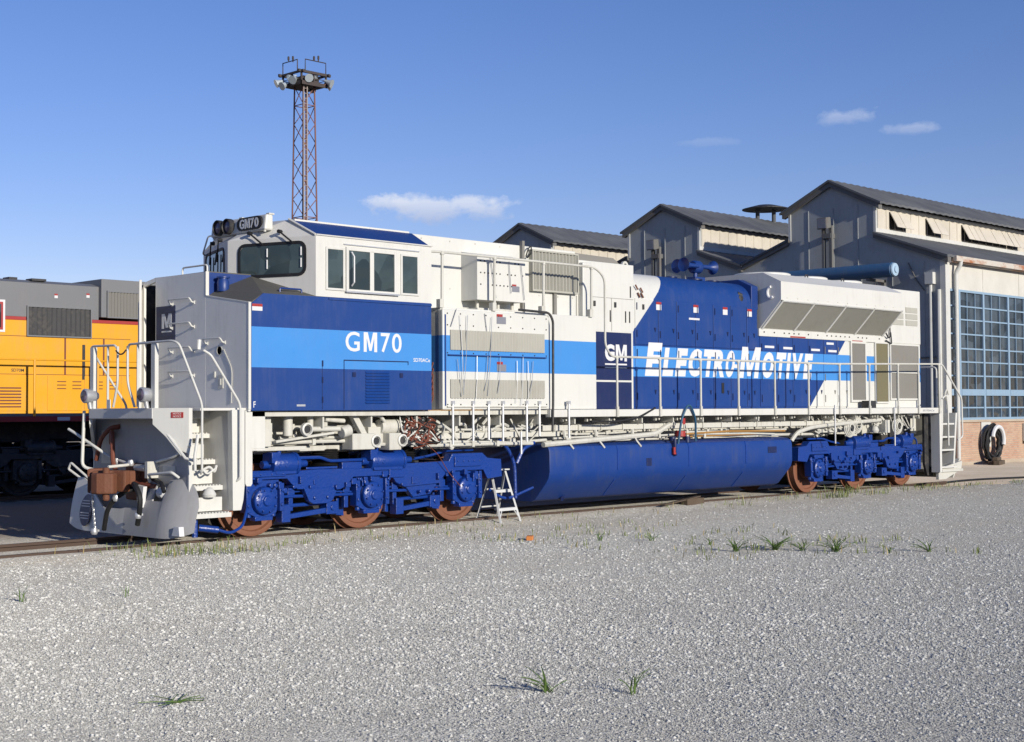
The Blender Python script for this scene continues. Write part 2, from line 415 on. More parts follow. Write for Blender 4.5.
# ------------------------------------------------------------------ GROUND
def ground_z(x, y):
    a = abs(y); k = 1 if a < .86 else max(0, 1-(a-.86)/.7); k = k*k*(3-2*k)
    e = min(1, max(0, (x+1.6)/1.6)); e = e*e*(3-2*e)
    if y < -.3: e = 1
    e *= min(1, max(0, (21.0-x)/2))
    return -.1+.066*k*e
gx = [-600, -200, -60, -25]+list(np.arange(-14, 30, .5))+[34, 45, 70, 130, 300, 900]
gy = [-400, -150, -60, -30]+list(np.arange(-20, -3, 1.0))+[-3, -2.4, -1.9, -1.5]+list(np.arange(-1.3, 1.31, .05))+[1.5, 2, 3]+[4, 6, 10, 20, 40, 90, 250, 1200]
g = G(); nx, ny = len(gx), len(gy)
jit_ = lambda x, y: 0.006*math.sin(x*5.3+y*9.1)*math.sin(x*2.1-y*7.7) if -3 < y < 3 else 0
g.add([(x, y, ground_z(x, y)+jit_(x, y)) for x in gx for y in gy], [(i*ny+j, (i+1)*ny+j, (i+1)*ny+j+1, i*ny+j+1) for i in range(nx-1) for j in range(ny-1)])
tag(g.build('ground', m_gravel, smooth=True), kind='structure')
# concrete apron by the shop: uneven front edge
ap = []
for i in range(40):
    x = 19.5+i*1.2; ap.append((x, -1.15+.35*math.sin(i*1.7)+random.uniform(-.18, .18)-.012*i))
ap = [(19.0, .2)]+ap+[(66, 4.9), (19.3, 4.9)]
g = G(); n = len(ap); g.prism(ap, 'z', -.2, -.088)
tag(g.build('concrete_apron', m_conc), kind='structure')

# ------------------------------------------------------------------ TRACKS
def track(yc, x0, x1, label):
    t = thing('railway_track', label, 'railway track', (0, yc, -.1))
    for s in (-1, 1):
        y = s*.755; g = G()
        g.prism([(y-.037, .1), (y+.037, .1), (y+.037, .064), (y+.012, .05), (y+.012, .0), (y+.07, -.02), (y-.07, -.02), (y-.012, 0), (y-.012, .05), (y-.037, .064)], 'x', x0, x1)
        g.build('rail', m_rail, t)
    for i in range(60):
        x = x0+.3+i*.62
        if x > 17 or yc == 0: break
        g = G(); g.box(x, x+.22, -1.15+random.uniform(-.05, .05), 1.15, -.12, .0+random.uniform(.004, .02)); g.build('tie', m_woodtie, t)
    return t
track(0, -13, 21.4, 'rusty near railway track running under the blue and white locomotive')
track(12.75, -13, 30, 'shaded railway track under the yellow and grey locomotive')

# ------------------------------------------------------------------ TRUCKS
def truck(parent, x_ax1, mirror, yc, mf, mw, name='truck', detail=True):
    """three-axle truck; local x runs from its outer axle towards the fuel tank"""
    fx = (lambda x: x_ax1-x) if mirror else (lambda x: x_ax1+x)
    tr = bpy.data.objects.new(name, None); C.objects.link(tr); tr.parent = parent; tr.location = (0, 0, 0)
    def X(g):
        g.v = [(fx(a), b+yc, c) for a, b, c in g.v]; return g
    S = 2.07
    for s in (-1, 1):
        prof = [(-.42, .99), (.30, .99), (.50, .965), (1.0, .985), (1.9, .965), (2.36, .955), (2.55, 1.02), (3.1, 1.02), (3.72, 1.03), (3.80, 1.15), (4.50, 1.15), (4.62, 1.06), (4.95, 1.03),
                (4.97, .73), (4.62, .70), (4.52, .86), (3.78, .86), (3.62, .80), (3.50, .67), (2.74, .64), (2.56, .72), (2.46, .84), (1.68, .84), (1.56, .72), (1.42, .655), (.60, .69), (.48, .78), (.40, .86), (-.36, .86), (-.45, .80)]
        g = G(); g.prism(prof, 'y', s*1.16, s*.98)
        g.box(-.38, .36, s*1.19, s*1.15, .90, .97); g.box(2.4, 2.72, s*1.185, s*1.15, .80, .98); g.box(3.83, 4.45, s*1.19, s*1.15, .93, 1.10)
        g.box(.75, 1.35, s*1.175, s*1.15, .985, 1.02) ; g.box(1.5, 1.9, s*1.1, s*1.0, .96, 1.07)
        g.prism([(.70, .70), (1.36, .70), (1.26, .50), (1.17, .455), (.88, .455), (.80, .50)], 'y', s*1.18, s*1.08)
        g.prism([(2.78, .66), (3.5, .68), (3.34, .50), (2.96, .46)], 'y', s*1.12, s*1.0)
        for xx in (.9, 1.15, 3.05, 3.25): g.cyl((xx, s*1.21, .55), (xx, s*1.1, .55), .028, n=8)
        for xx in np.linspace(-.3, .3, 4): g.cyl((xx, s*1.205, .935), (xx, s*1.18, .935), .016, n=6)
        for xx in np.linspace(3.9, 4.4, 5): g.cyl((xx, s*1.205, 1.02), (xx, s*1.18, 1.02), .016, n=6)
        X(g).build('side_frame', mf, tr, bevel=.018)
        for k in range(3):
            xa = k*S; g = G()
            # pedestal housing with round end cover and bolts
            g.prism([(xa-.29, .86), (xa+.29, .86), (xa+.31, .62), (xa+.25, .36), (xa+.12, .30), (xa-.12, .30), (xa-.25, .36), (xa-.31, .62)], 'y', s*1.10, s*.95)
            g.lathe([(.2, 0), (.215, s*.03), (.205, s*.09), (.17, s*.115), (.08, s*.12), (.07, s*.15)], 'y', (xa, s*1.09, .545), 20)
            for a in range(8):
                q = a*math.pi/4+.3; g.cyl((xa+.165*math.cos(q), s*1.235, .545+.165*math.sin(q)), (xa+.165*math.cos(q), s*1.18, .545+.165*math.sin(q)), .018, n=6)
            for e in (-1, 1):
                g.box(xa+e*.26, xa+e*.34, s*1.17, s*1.0, .38, .80); g.cyl((xa+e*.30, s*1.19, .70), (xa+e*.30, s*1.1, .70), .03, n=8); g.cyl((xa+e*.30, s*1.19, .48), (xa+e*.30, s*1.1, .48), .03, n=8)
                g.cyl((xa+e*.22, s*1.04, .30), (xa+e*.22, s*1.04, .46), .045, n=8)
            g.box(xa-.16, xa+.16, s*1.13, s*.98, .25, .31)
            X(g).build('journal_box', mf, tr, bevel=.008, smooth=True)
        # brake rigging
        g = G()
        for xa, xb in ((.36, 1.75), (2.43, 3.82)):
            g.tube([(xa, s*1.06, .585), (xb, s*1.06, .565)], .026); g.tube([(xa-.02, s*1.03, .64), (xa+.4, s*1.03, .655), (xb, s*1.03, .60)], .018)
        for x0, e in ((.55, 1), (1.62, -1), (2.62, 1), (3.66, -1)):
            g.box(x0-.04, x0+.04, s*1.05, s*.98, .36, .88); g.box(x0-.065, x0+.065, s*1.06, s*.94, .60, .72)
            g.prism([(x0-.07, .52), (x0+.05, .52), (x0+.07, .22), (x0-.08, .24)], 'y', s*.9, s*.76)
        for x0, x1 in ((.40, 1.30), (2.66, 3.45)):
            g.hexa([(x0, s*1.1, .24), (x1, s*1.1, .31), (x1, s*1.0, .31), (x0, s*1.0, .24)], [(x0, s*1.1, .31), (x1, s*1.1, .39), (x1, s*1.0, .39), (x0, s*1.0, .31)])
            g.box(x0-.06, x0+.1, s*1.11, s*.95, .20, .46); g.box(x1-.12, x1+.1, s*1.12, s*.95, .28, .47)
            g.tube([(x0, s*1.03, .44), (x1, s*1.03, .45)], .03); g.cyl((x1, s*1.14, .38), (x1, s*1.0, .38), .045, n=10)
        for q in range(34 if detail else 0):
            x0 = random.uniform(-.25, 4.5); z0 = random.uniform(.66, .82); w_ = random.uniform(.03, .11); h_ = random.uniform(.03, .12)
            if q % 3: g.box(x0, x0+w_, s*random.uniform(1.17, 1.23), s*.97, z0, z0+h_)
            else: g.cyl((x0, s*random.uniform(1.18, 1.24), z0), (x0, s*.97, z0), random.uniform(.02, .045), n=8)
        X(g).build('brake_rigging', mf, tr, bevel=.006)
        for x0, x1 in ((.12, .60), (2.02, 2.72)):
            g = G()
            g.lathe([(.06, -.12), (.06, 0), (.15, .01), (.165, .04), (.165, x1-x0-.05), (.18, x1-x0-.05), (.18, x1-x0), (.10, x1-x0+.02), (.06, x1-x0+.12), (.05, x1-x0+.22)], 'x', (x0, s*1.07, 1.075), 20)
            g.box(x0+.05, x1-.05, s*1.2, s*1.0, .93, 1.0); g.box(x0-.04, x0+.10, s*1.22, s*.98, 1.10, 1.26); g.cyl((x0+.15, s*1.12, 1.2), (x0+.15, s*1.12, 1.29), .04, n=10)
            for q in (.1, .22): g.cyl((x0+q, s*1.24, 1.06), (x0+q, s*1.0, 1.06), .03, n=8)
            X(g).build('brake_cylinder', mf, tr, bevel=.005, smooth=True)
        g = G()
        g.tube([(.62, s*1.08, 1.16), (1.1, s*1.08, 1.16), (1.25, s*1.09, 1.10), (2.0, s*1.08, 1.10)], .026, fil=.1)
        g.tube([(-.2, s*1.05, 1.16), (-.35, s*1.05, 1.1), (-.4, s*1.05, .7), (-.3, s*1.07, .5)], .022, fil=.08)
        g.tube([(2.9, s*1.0, 1.06), (3.4, s*1.0, 1.12), (3.8, s*1.02, 1.2), (4.4, s*1.02, 1.2)], .022, fil=.08)
        X(g).pieces('brake_pipe', mf, tr, smooth=True)
        # suspension springs, ribbed rubber
        for xx in (1.35, 2.95):
            g = G(); pr = []
            for k in range(9): pr += [(.22, k*.03), (.185, k*.03+.015)]
            g.lathe(pr, 'z', (xx, s*.86, 1.03), 20); X(g).build('suspension_spring', m_black, tr, smooth=True)
    g = G(); g.box(-.3, 4.7, -.9, .9, .72, .95); g.box(1.4, 3.2, -.98, .98, .8, 1.05); g.box(4.5, 4.9, -1.0, 1.0, .72, 1.0)
    X(g).build('transom', m_dark, tr)
    for k in range(3):
        g = G(); g.cyl((k*S, -1.0, .533), (k*S, 1.0, .533), .1, n=16)
        g.cyl((k*S-.28, -.45, .55), (k*S-.28, .45, .55), .42, n=18)
        X(g).build('axle_and_motor', m_dark, tr, smooth=True)
        for s in (-1, 1):
            g = G()
            g.lathe([(.10, s*.64), (.2, s*.68), (.43, s*.69), (.47, s*.655), (.565, s*.66), (.565, s*.69), (.536, s*.70), (.530, s*.83), (.50, s*.838), (.46, s*.835), (.44, s*.80), (.22, s*.77), (.18, s*.81), (.10, s*.82)], 'y', (k*S, 0, .533), 48)
            X(g).build('wheel', mw, tr, smooth=True)
    return tr

# ------------------------------------------------------------------ MAIN LOCOMOTIVE
loco = thing('diesel_locomotive', 'freshly painted blue and white diesel locomotive with a stepladder beside its front truck', 'locomotive', (0, 0, 0))
def part(name): 
    o = bpy.data.objects.new(name, None); C.objects.link(o); o.parent = loco; return o
truck(loco, 0, False, 0, m_truckblue, m_rust)
truck(loco, 19.06, True, 0, m_truckblue, m_rust)
# underframe
g = G()
g.box(-.5, 19.9, -1.44, 1.44, 1.80, 1.872)
g.box(-1.2, 20.3, -.55, .55, 1.22, 1.80)
for x in np.arange(.9, 19.6, .95): g.box(x, x+.03, -1.38, 1.38, 1.62, 1.80)
under = g.build('underframe', m_whited, loco)
g = G(); g.box(5.82, 19.66, -1.52, -1.40, 1.745, 1.878); g.box(-.5, 19.66, 1.40, 1.52, 1.745, 1.878)
sill = g.build('side_sill', m_white, under, bevel=.008)
g = G(); g.box(5.9, 16.2, -1.26, -1.12, 1.50, 1.60)
for x in np.arange(6.2, 16.1, .62): g.box(x, x+.025, -1.285, -1.11, 1.49, 1.61)
g.box(3.2, 6.4, -1.2, -1.06, 1.40, 1.50); g.box(-.2, .72, -1.2, -.95, 1.285, 1.345)
g.pieces('conduit_channel', m_whited, under, bevel=.006)
g = G()
for x in np.arange(6.3, 19.2, .66): g.box(x, x+.03, -1.36, -1.30, 1.66, 1.72); g.cyl((x+.1, -1.37, 1.69), (x+.1, -1.3, 1.69), .02, n=6)
g.build('sill_bolt_row', m_whited, under)

# ---- nose
nose = part('nose')
YC, YL = -.41, 1.0
g = G()
g.box(-.53, 2.95, -1.515, YC, 1.875, 3.44)                       # near shoulder lower volume
g.box(-.53, 2.9, YL, 1.515, 1.875, 3.44); g.box(-.53, 1.0, YC, YL, 1.875, 3.97)
g.v = [(a, b, c) for a, b, c in g.v]
# front plate facets (white)
g2 = G()
g2.prism([(-1.515, 1.875), (YC, 1.875), (YC, 3.615), (-1.515, 3.452)], 'x', -.55, -.51)
g2.prism([(YC+.001, 1.875), (.99, 1.875), (.99, 3.985), (YC+.001, 3.975)], 'x', -.551, -.505)
g2.prism([(1.33, 1.875), (1.515, 1.875), (1.515, 3.6), (1.33, 3.93)], 'x', -.55, -.51)
g2.prism([(.995, 3.92), (1.33, 3.86), (1.33, 3.93), (.995, 3.985)], 'x', -.55, -.51)
g2.build('nose_front_plate', m_nose, nose)
tr = G(); tr.box(-.556, -.50, YC-.012, YC+.002, 3.615, 3.985); tr.box(-.556, -.512, -1.528, -1.513, 1.9, 3.46); tr.hexa([(-.556, -1.52, 3.449), (-.505, -1.52, 3.449), (-.505, YC, 3.612), (-.556, YC, 3.612)], [(-.556, -1.52, 3.463), (-.505, -1.52, 3.463), (-.505, YC, 3.626), (-.556, YC, 3.626)]); tr.pieces('nose_edge_trim', m_white, nose)
core = G(); core.box(-.505, 2.95, -1.50, YC-.005, 1.875, 3.42); core.box(-.505, .9, YC-.001, .99, 1.875, 3.97); core.box(-.505, 2.9, 1.36, 1.50, 1.875, 3.9); core.box(.3, 2.9, .995, 1.36, 1.875, 3.9)
core.build('nose_body', m_dark, nose)
# shoulder top: anti-glare triangles
A, B, Cc, D, E_ = (-.525, YC, 3.612), (-.525, -1.513, 3.45), (-.30, -1.513, 3.60), (.67, -1.513, 3.612), (.27, YC, 3.965)
g = G()
lo = lambda p: (p[0], p[1], 3.40)
F_ = (-.36, YC, 3.72)
g.add([A, B, Cc, D, E_, lo(A), lo(B), lo(Cc), lo(D), lo(E_), F_], [(0, 1, 10), (1, 2, 10), (2, 4, 10), (2, 3, 4), (0, 5, 6, 1), (1, 6, 7, 2), (2, 7, 8, 3), (3, 8, 9, 4), (4, 9, 5, 0, 10), (5, 9, 8, 7, 6)])
g.build('nose_shoulder_top', m_olive, nose)
g = G(); g.box(-.50, .5, YC-.016, YC-.002, 3.40, 3.972); g.build('nose_inner_side', m_blue, nose)
g = G(); g.box(-.50, .6, YC, 1.0, 3.972, 3.99); g.build('nose_top', m_olive, nose)
g = G(); g.lathe([(.085, 0), (.09, .02), (.09, .16), (.075, .18), (.075, .20), (.10, .205), (.10, .225), (.05, .235)], 'z', (-.34, -.56, 3.68), 20); g.box(-.38, -.30, -.52, YC-.01, 3.80, 3.84)
g.build('sand_filler', m_blue, nose, smooth=True)
g = G(); g.tube([(.12, -1.36, 3.61), (.12, -1.36, 3.71), (.52, -1.36, 3.71), (.52, -1.36, 3.61)], .014, fil=.03)
g.box(.09, .15, -1.4, -1.32, 3.58, 3.625); g.box(.49, .55, -1.4, -1.32, 3.58, 3.625); g.build('grab_iron', m_blue, nose, smooth=True)
def graby(ya, yb, z, x=-.551, off=.085):
    g = G(); g.tube([(x, ya, z-.035), (x-off*.55, ya, z-.03), (x-off, ya, z+.03), (x-off, yb, z+.03), (x-off*.55, yb, z-.03), (x, yb, z-.035)], .013, fil=.035)
    g.box(x-.012, x, ya-.02, ya+.02, z-.06, z-.01); g.box(x-.012, x, yb-.02, yb+.02, z-.06, z-.01)
    return g.build('grab_iron', m_white, nose, smooth=True)
for z in (3.57, 3.20, 2.83, 2.46): graby(-.10, .50, z)
graby(-.92, -.46, 2.93)
g = G(); g.tube([(-.45, -.3, 3.985), (-.45, -.3, 4.10), (-.45, .38, 4.10), (-.45, .38, 3.985)], .014, fil=.05); g.build('grab_iron', m_white, nose, smooth=True)
# emblem plate on front
g = G(); g.box(-.556, -.549, .42, .965, 2.99, 3.52); emb = g.build('emblem_plate', m_navy, nose)
g = G(); vs, fs = text_geo('M', .80, .52, 3.17, 3.40, -.5565, bold=.03, face='-x'); g.add(vs, fs); g.box(-.5595, -.556, .53, .80, 3.11, 3.135); g.build('emblem_letter', m_letter, emb)
# front door swung open, seen almost edge-on
dd = Vector((-.51, -.86, 0)); dn = Vector((-.86, .51, 0)); h0 = Vector((-.56, 1.43, 0))
def dq(a, d, z): p = h0+dd*a+dn*d; return (p.x, p.y, z)
def dslab(g, a0, a1, d0, d1, z0, z1): return g.hexa([dq(a0, d0, z0), dq(a1, d0, z0), dq(a1, d1, z0), dq(a0, d1, z0)], [dq(a0, d0, z1), dq(a1, d0, z1), dq(a1, d1, z1), dq(a0, d1, z1)])
door = dslab(G(), 0, .58, -.02, .02, 1.9, 3.93).build('front_door', m_frontgray, nose, bevel=.006)
dslab(G(), .05, .50, .0205, .024, 2.99, 3.5).build('emblem_plate', m_navy, door)
# latch plate, light, small conduit on front
g = G(); g.box(-.562, -.549, -.88, -.76, 2.22, 2.42); g.box(-.575, -.56, -.84, -.80, 2.27, 2.36); g.build('latch_plate', m_whited, nose)
g = G(); g.box(-.57, -.549, -.68, -.64, 2.38, 2.47); g.tube([(-.56, -1.1, 2.0), (-.56, -1.12, 2.5), (-.56, -.9, 2.8)], .006, fil=.1); g.build('door_bolt', m_whited, nose)
g = G(); g.lathe([(.075, 0), (.075, -.006), (.062, -.006), (.062, 0)], 'x', (-.551, -.78, 2.78), 24); g.build('access_ring', m_whited, nose)

# ---- cab
cab = part('cab')
g = G()
FX, NX = .12, .67      # windshield centre post and near corner
zt, zs_ = 4.53, 4.82
sect = [(FX, 0), (NX, -1.515), (3.02, -1.515), (3.02, 1.515), (NX, 1.515)]
zb = 3.61
hi = lambda x, y: (x, y, zt)
vs = [(x, y, zb) for x, y in sect]+[(x, y, zt) for x, y in sect]
top = [(.66, 0, 4.86), (.62, -.9, 4.82), (3.14, -.9, 4.82), (3.14, .9, 4.82), (.62, .9, 4.82)]
vs += top
g.add(vs, [(4, 3, 2, 1, 0), (1, 2, 7, 6), (2, 3, 8, 7), (3, 4, 9, 8)])
g.mat(2).add(vs, [(0, 1, 6, 5), (4, 0, 5, 9), (5, 6, 11, 10), (9, 5, 10, 14)])
g.mat(1).add(vs, [(6, 7, 12, 11), (8, 9, 14, 13)]); g.mat(0).add(vs, [(10, 11, 12, 13, 14), (7, 8, 13, 12)])
g.build('cab_shell', [m_white, m_blue, m_frontgray], cab)
g = G(); g.tube([(.60, -.93, 4.83), (NX-.01, -1.52, 4.545), ], .018, 6); g.tube([(NX, -1.525, 4.545), (3.03, -1.525, 4.545)], .012, 6); g.box(.75, 3.1, -.88, .88, 4.82, 4.85); g.build('roof_trim', m_white, cab)
# lower cab side in blue livery
g = G(); g.box(-.51, 3.0, -1.53, -1.45, 1.885, 3.44); g.prism([(-.51, 3.44), (3.0, 3.44), (3.0, 3.612), (-.30, 3.60)], 'y', -1.53, -1.45)
g.box(.9, 3.0, -1.545, -1.53, 3.565, 3.60)
g.box(-.51, -.50, -1.534, -1.44, 1.885, 3.45)
side = g.build('cab_side_panel', m_cabpanel, cab)
g = G(); g.box(-.508, 3.0, 1.45, 1.53, 1.885, 3.60); g.build('far_side_panel', m_cabpanel, cab)
g = G(); g.box(1.19, 2.5, -1.540, -1.529, 2.645, 2.660); g.box(1.19, 1.2, -1.5375, -1.529, 1.9, 2.65); g.box(2.49, 2.5, -1.5375, -1.529, 2.6, 2.66)
g.box(.775, .783, -1.533, -1.529, 1.9, 2.6)
for z in (2.0, 2.3, 2.55): g.box(.77, .79, -1.545, -1.529, z, z+.09)
for x in (1.36, 2.32): g.box(x, x+.06, -1.545, -1.529, 2.40, 2.47)
g.build('access_door_seam', m_navy, side)
g = G()
for k in range(11): z = 1.985+k*.047; g.prism([(-1.529, z), (-1.529, z+.04), (-1.552, z+.004)], 'x', 1.62, 2.10)
g.build('louvre', m_cabpanel, side)
g = G(); word(g, (('G', 1.225, 1.505), ('M', 1.585, 1.855), ('7', 1.93, 2.12), ('0', 2.16, 2.36)), 2.79, 3.095, -1.531, bold=.012); g.build('number_lettering', m_letter, side)
g = G(); vs, fs = text_geo('SD70ACe', 2.61, 2.965, 2.655, 2.715, -1.531, bold=.012); g.add(vs, fs); g.build('small_lettering', m_letter, side)
g = G(); vs, fs = text_geo('F', -.475, -.435, 1.93, 2.02, -1.531, bold=.012); g.add(vs, fs); g.build('end_mark', m_letter, side)
g = G(); g.box(-.50, -.32, -1.536, -1.529, 3.34, 3.44); g.mat(1).box(-.50, -.32, -1.5365, -1.529, 3.40, 3.44); g.build('warning_sticker', [m_letter, m_red], side)
g = G(); g.box(.30, .46, -1.534, -1.529, 1.945, 1.975); g.build('builder_plate', m_alu, side)
# side windows
def side_window(x0, x1, z0, z1, fr=.035):
    g = G()
    for a in ((x0-fr, x0, z0-fr, z1+fr), (x1, x1+fr, z0-fr, z1+fr), (x0, x1, z0-fr, z0), (x0, x1, z1, z1+fr)): g.box(a[0], a[1], -1.535, -1.50, a[2], a[3])
    f = g.build('window_frame', m_white, cab, bevel=.006)
    g = G(); g.box(x0, x1, -1.522, -1.505, z0, z1); g.build('pane', m_cabglass, f)
side_window(.89, 1.185, 3.75, 4.34); side_window(2.39, 2.705, 3.75, 4.34)
g = G()
for a in ((1.24, 1.29, 3.70, 4.40), (1.71, 1.79, 3.74, 4.36), (2.21, 2.26, 3.70, 4.40), (1.29, 2.21, 3.70, 3.75), (1.29, 2.21, 4.345, 4.40)): g.box(a[0], a[1], -1.545, -1.50, a[2], a[3])
f = g.build('window_frame', m_white, cab, bevel=.006)
g = G(); g.box(1.29, 1.71, -1.528, -1.505, 3.75, 4.345); g.box(1.79, 2.21, -1.522, -1.505, 3.75, 4.345); g.build('pane', m_cabglass, f)
g = G(); g.box(1.22, 2.3, -1.57, -1.545, 3.695, 3.72); g.box(1.2, 2.75, -1.535, -1.515, 4.43, 4.445); g.build('window_ledge', m_alu, cab)
g = G(); g.tube([(1.33, -1.56, 4.32), (1.33, -1.62, 4.25), (1.33, -1.62, 3.85), (1.33, -1.56, 3.8)], .012); g.build('window_handle', m_letter, cab)
# windshields: on the two facets
def facet(s):
    o = Vector((FX, 0, 0)); e = Vector((NX-FX, s*1.515, 0)); L_ = e.length; e.normalize()
    nrm = Vector((-1, 0, 0)); nrm = (nrm-e*nrm.dot(e)).normalized()
    return o, e, nrm, L_
def shield(s, a0, a1, z0, z1):
    o, e, nn, L_ = facet(s)
    def q(a, d, z): p = o+e*a+nn*d; return (p.x, p.y, z)
    def rrect(a0, a1, z0, z1, r):
        P_ = []
        for cx_, cz_, st in ((a1-r, z1-r, 0), (a0+r, z1-r, 90), (a0+r, z0+r, 180), (a1-r, z0+r, 270)):
            for k in range(5): t_ = R(st+k*22.5); P_.append((cx_+r*math.cos(t_), cz_+r*math.sin(t_)))
        return P_
    A_ = rrect(a0-.045, a1+.045, z0-.045, z1+.045, .13); B_ = rrect(a0, a1, z0, z1, .09); n = len(A_)
    g = G(); vs = [q(a, .015, z) for a, z in A_]+[q(a, .015, z) for a, z in B_]+[q(a, -.01, z) for a, z in A_]
    g.add(vs, [(i, (i+1) % n, n+(i+1) % n, n+i) for i in range(n)]+[(i, (i+1) % n, 2*n+(i+1) % n, 2*n+i) for i in range(n)]+[tuple(range(2*n, 3*n))])
    f = g.build('windshield_gasket', m_black, cab)
    g = G(); g.add([q(a, .006, z) for a, z in B_]+[q(a, .001, z) for a, z in B_], [tuple(range(n)), tuple(range(n, 2*n))]+[(i, (i+1) % n, n+(i+1) % n, n+i) for i in range(n)])
    g.build('pane', m_cabglass, f)
    return q
q = shield(-1, .24, 1.40, 3.975, 4.42)
qf = shield(1, .24, 1.40, 3.975, 4.42)
def wiper(q, a, z0, a2, z2):
    g = G(); g.tube([q(a, .06, z0), q(a2, .05, z2)], .012, 6); g.tube([q(a2, .03, z2+.12), q(a2+.02, .03, z2-.25)], .010, 6); g.box(*[k for k in ()]) if False else None
    g.tube([q(a, .0, z0), q(a, .07, z0)], .03, 8); g.build('wiper', m_black, cab)
for a, b in ((.35, .5), (.85, .98)): wiper(qf, a, 4.58, b, 4.25)
g = G()
for a in (.72, 1.27): g.tube([q(a-.28, .05, 4.62), q(a-.03, .05, 4.43)], .014, 6); g.tube([q(a-.28, .0, 4.62), q(a-.28, .08, 4.62)], .03, 8)
g.build('wiper', m_black, cab)
g = G(); g.box(*(0, 0, 0, 0, 0, 0)) if False else None
for a in (.745, 1.36): 
    p0, p1 = q(a-.012, .018, 4.08), q(a+.012, .024, 4.38); g.tube([q(a, .02, 4.06), q(a, .02, 4.20)], .011, 6); g.tube([q(a, .02, 4.24), q(a, .02, 4.37)], .011, 6)
g.build('wiper_blade_guard', m_letter, cab)
# number board and headlight housing
g = G()
g.hexa([(.29, -.74, 4.655), (.45, -.74, 4.655), (.45, .74, 4.655), (.29, .74, 4.655)], [(.32, -.74, 4.905), (.45, -.74, 4.905), (.45, .74, 4.905), (.32, .74, 4.905)])
hb = g.build('headlight_housing', m_white, cab, bevel=.03)
g = G(); n = 22; P_ = []
for cy_, st in ((-.56, 180), (-.12, 0)):
    for k in range(11): t_ = R(st+k*18-90); P_.append((cy_+.11*math.cos(t_), 4.79+.1*math.sin(t_)))
g.prism(P_, 'x', .278, .33); nb = g.build('number_board', m_black, hb)
g = G(); word(g, (('G', -.09, -.21), ('M', -.225, -.36), ('7', -.375, -.47), ('0', -.485, -.59)), 4.715, 4.865, .276, bold=.03, face='-x'); g.build('number_lettering', m_letter, nb)
for yy in (.21, .47):
    g = G(); g.lathe([(.10, .1), (.125, .0), (.125, -.07), (.11, -.08), (.10, -.03), (.06, .0)], 'x', (.30, yy, 4.79), 20); hl = g.build('headlight', m_dark, hb, smooth=True)
    g = G(); g.lathe([(.098, -.035), (.07, -.055), (.0, -.06)], 'x', (.30, yy, 4.79), 20); g.build('lens', m_lens, hl, smooth=True)
g = G()
for yy in (-.7, .02, .68): 
    g.box(.37, .47, yy-.04, yy+.04, 4.90, 4.925)
    g.cyl((.32, yy, 4.66), (.32, yy, 4.63), .02, n=8)
g.build('housing_lug', m_whited, hb)
g = G(); g.tube([(.62, .85, 4.76), (.52, 1.15, 4.74), (.50, 1.28, 4.45), (.72, 1.2, 4.42)], .014, fil=.04); g.build('grab_iron', m_alu, cab, smooth=True)

# ---- inverter cabinet, upper body
body = part('equipment_body')
g = G(); g.box(3.27, 7.13, -1.45, 1.45, 1.885, 3.57); g.box(3.02, 7.18, -.90, .90, 3.5, 4.82); gd = G(); gd.box(2.99, 3.27, -1.05, 1.05, 1.885, 3.56); gd.build('cable_recess', m_dark, body)
g.build('cabinet_shell', m_cabinet, body, bevel=.01)
g = G(); g.box(7.185, 8.87, -.90, .90, 1.885, 4.675); g.build('equipment_casing', m_hood, body, bevel=.01)
g = G(); g.prism([(7.28, 4.68), (8.66, 4.68), (8.45, 4.80), (7.34, 4.82)], 'y', -.75, .75); g.build('roof_hatch', m_grilledk, body, bevel=.01)
g = G(); g.lathe([(.09, 0), (.09, -.05), (.045, -.05), (.045, 0)], 'y', (8.98, -.55, 4.70), 20); g.build('lifting_eye', m_whited, body, smooth=True)
g = G(); g.box(3.26, 5.80, -1.52, -1.40, 1.885, 3.535); cb = g.build('inverter_cabinet', m_cabinet, body, bevel=.02)
def grille(x0, x1, z0, z1, y, n, parent, mslat, fr=.03, back=m_dark, depth=.05, horiz=False, frm=None):
    g = G(); g.box(x0, x1, y-.004, y+.01, z0, z1); gb = g.build('grille', back, parent)
    g = G()
    if not horiz:
        dx = (x1-x0)/n
        for k in range(n):
            xx = x0+dx*(k+.5); g.hexa([(xx-dx*.42, y-.006, z0), (xx+dx*.12, y-depth, z0), (xx+dx*.26, y-depth, z0), (xx-dx*.2, y-.006, z0)], [(xx-dx*.42, y-.006, z1), (xx+dx*.12, y-depth, z1), (xx+dx*.26, y-depth, z1), (xx-dx*.2, y-.006, z1)])
    else:
        dz = (z1-z0)/n
        for k in range(n):
            zz_ = z0+dz*(k+.5); g.prism([(y-.006, zz_+dz*.4), (y-.006, zz_+dz*.1), (y-depth, zz_-dz*.35), (y-depth, zz_-dz*.15)], 'x', x0, x1)
    g.build('slats', mslat, gb)
    if fr:
        g = G(); d = depth+.006
        for a in ((x0-fr, x0, z0-fr, z1+fr), (x1, x1+fr, z0-fr, z1+fr), (x0, x1, z0-fr, z0), (x0, x1, z1, z1+fr)): g.box(a[0], a[1], y-d, y+.005, a[2], a[3])
        g.build('grille_frame', frm or mslat, gb)
    return gb
grille(3.42, 5.66, 2.87, 3.20, -1.522, 34, cb, m_grille, fr=0, depth=.035); grille(3.42, 5.66, 2.075, 2.385, -1.522, 34, cb, m_grille, fr=0, depth=.035)
g = G(); g.box(3.36, 5.70, -1.555, -1.52, 2.775, 2.795); g.box(3.30, 3.325, -1.53, -1.51, 1.95, 3.45); g.build('drip_strip', m_blue, cb)
g = G(); g.box(3.34, 5.72, -1.55, -1.515, 1.925, 1.945); g.build('bottom_strip', m_whited, cb)
g = G()
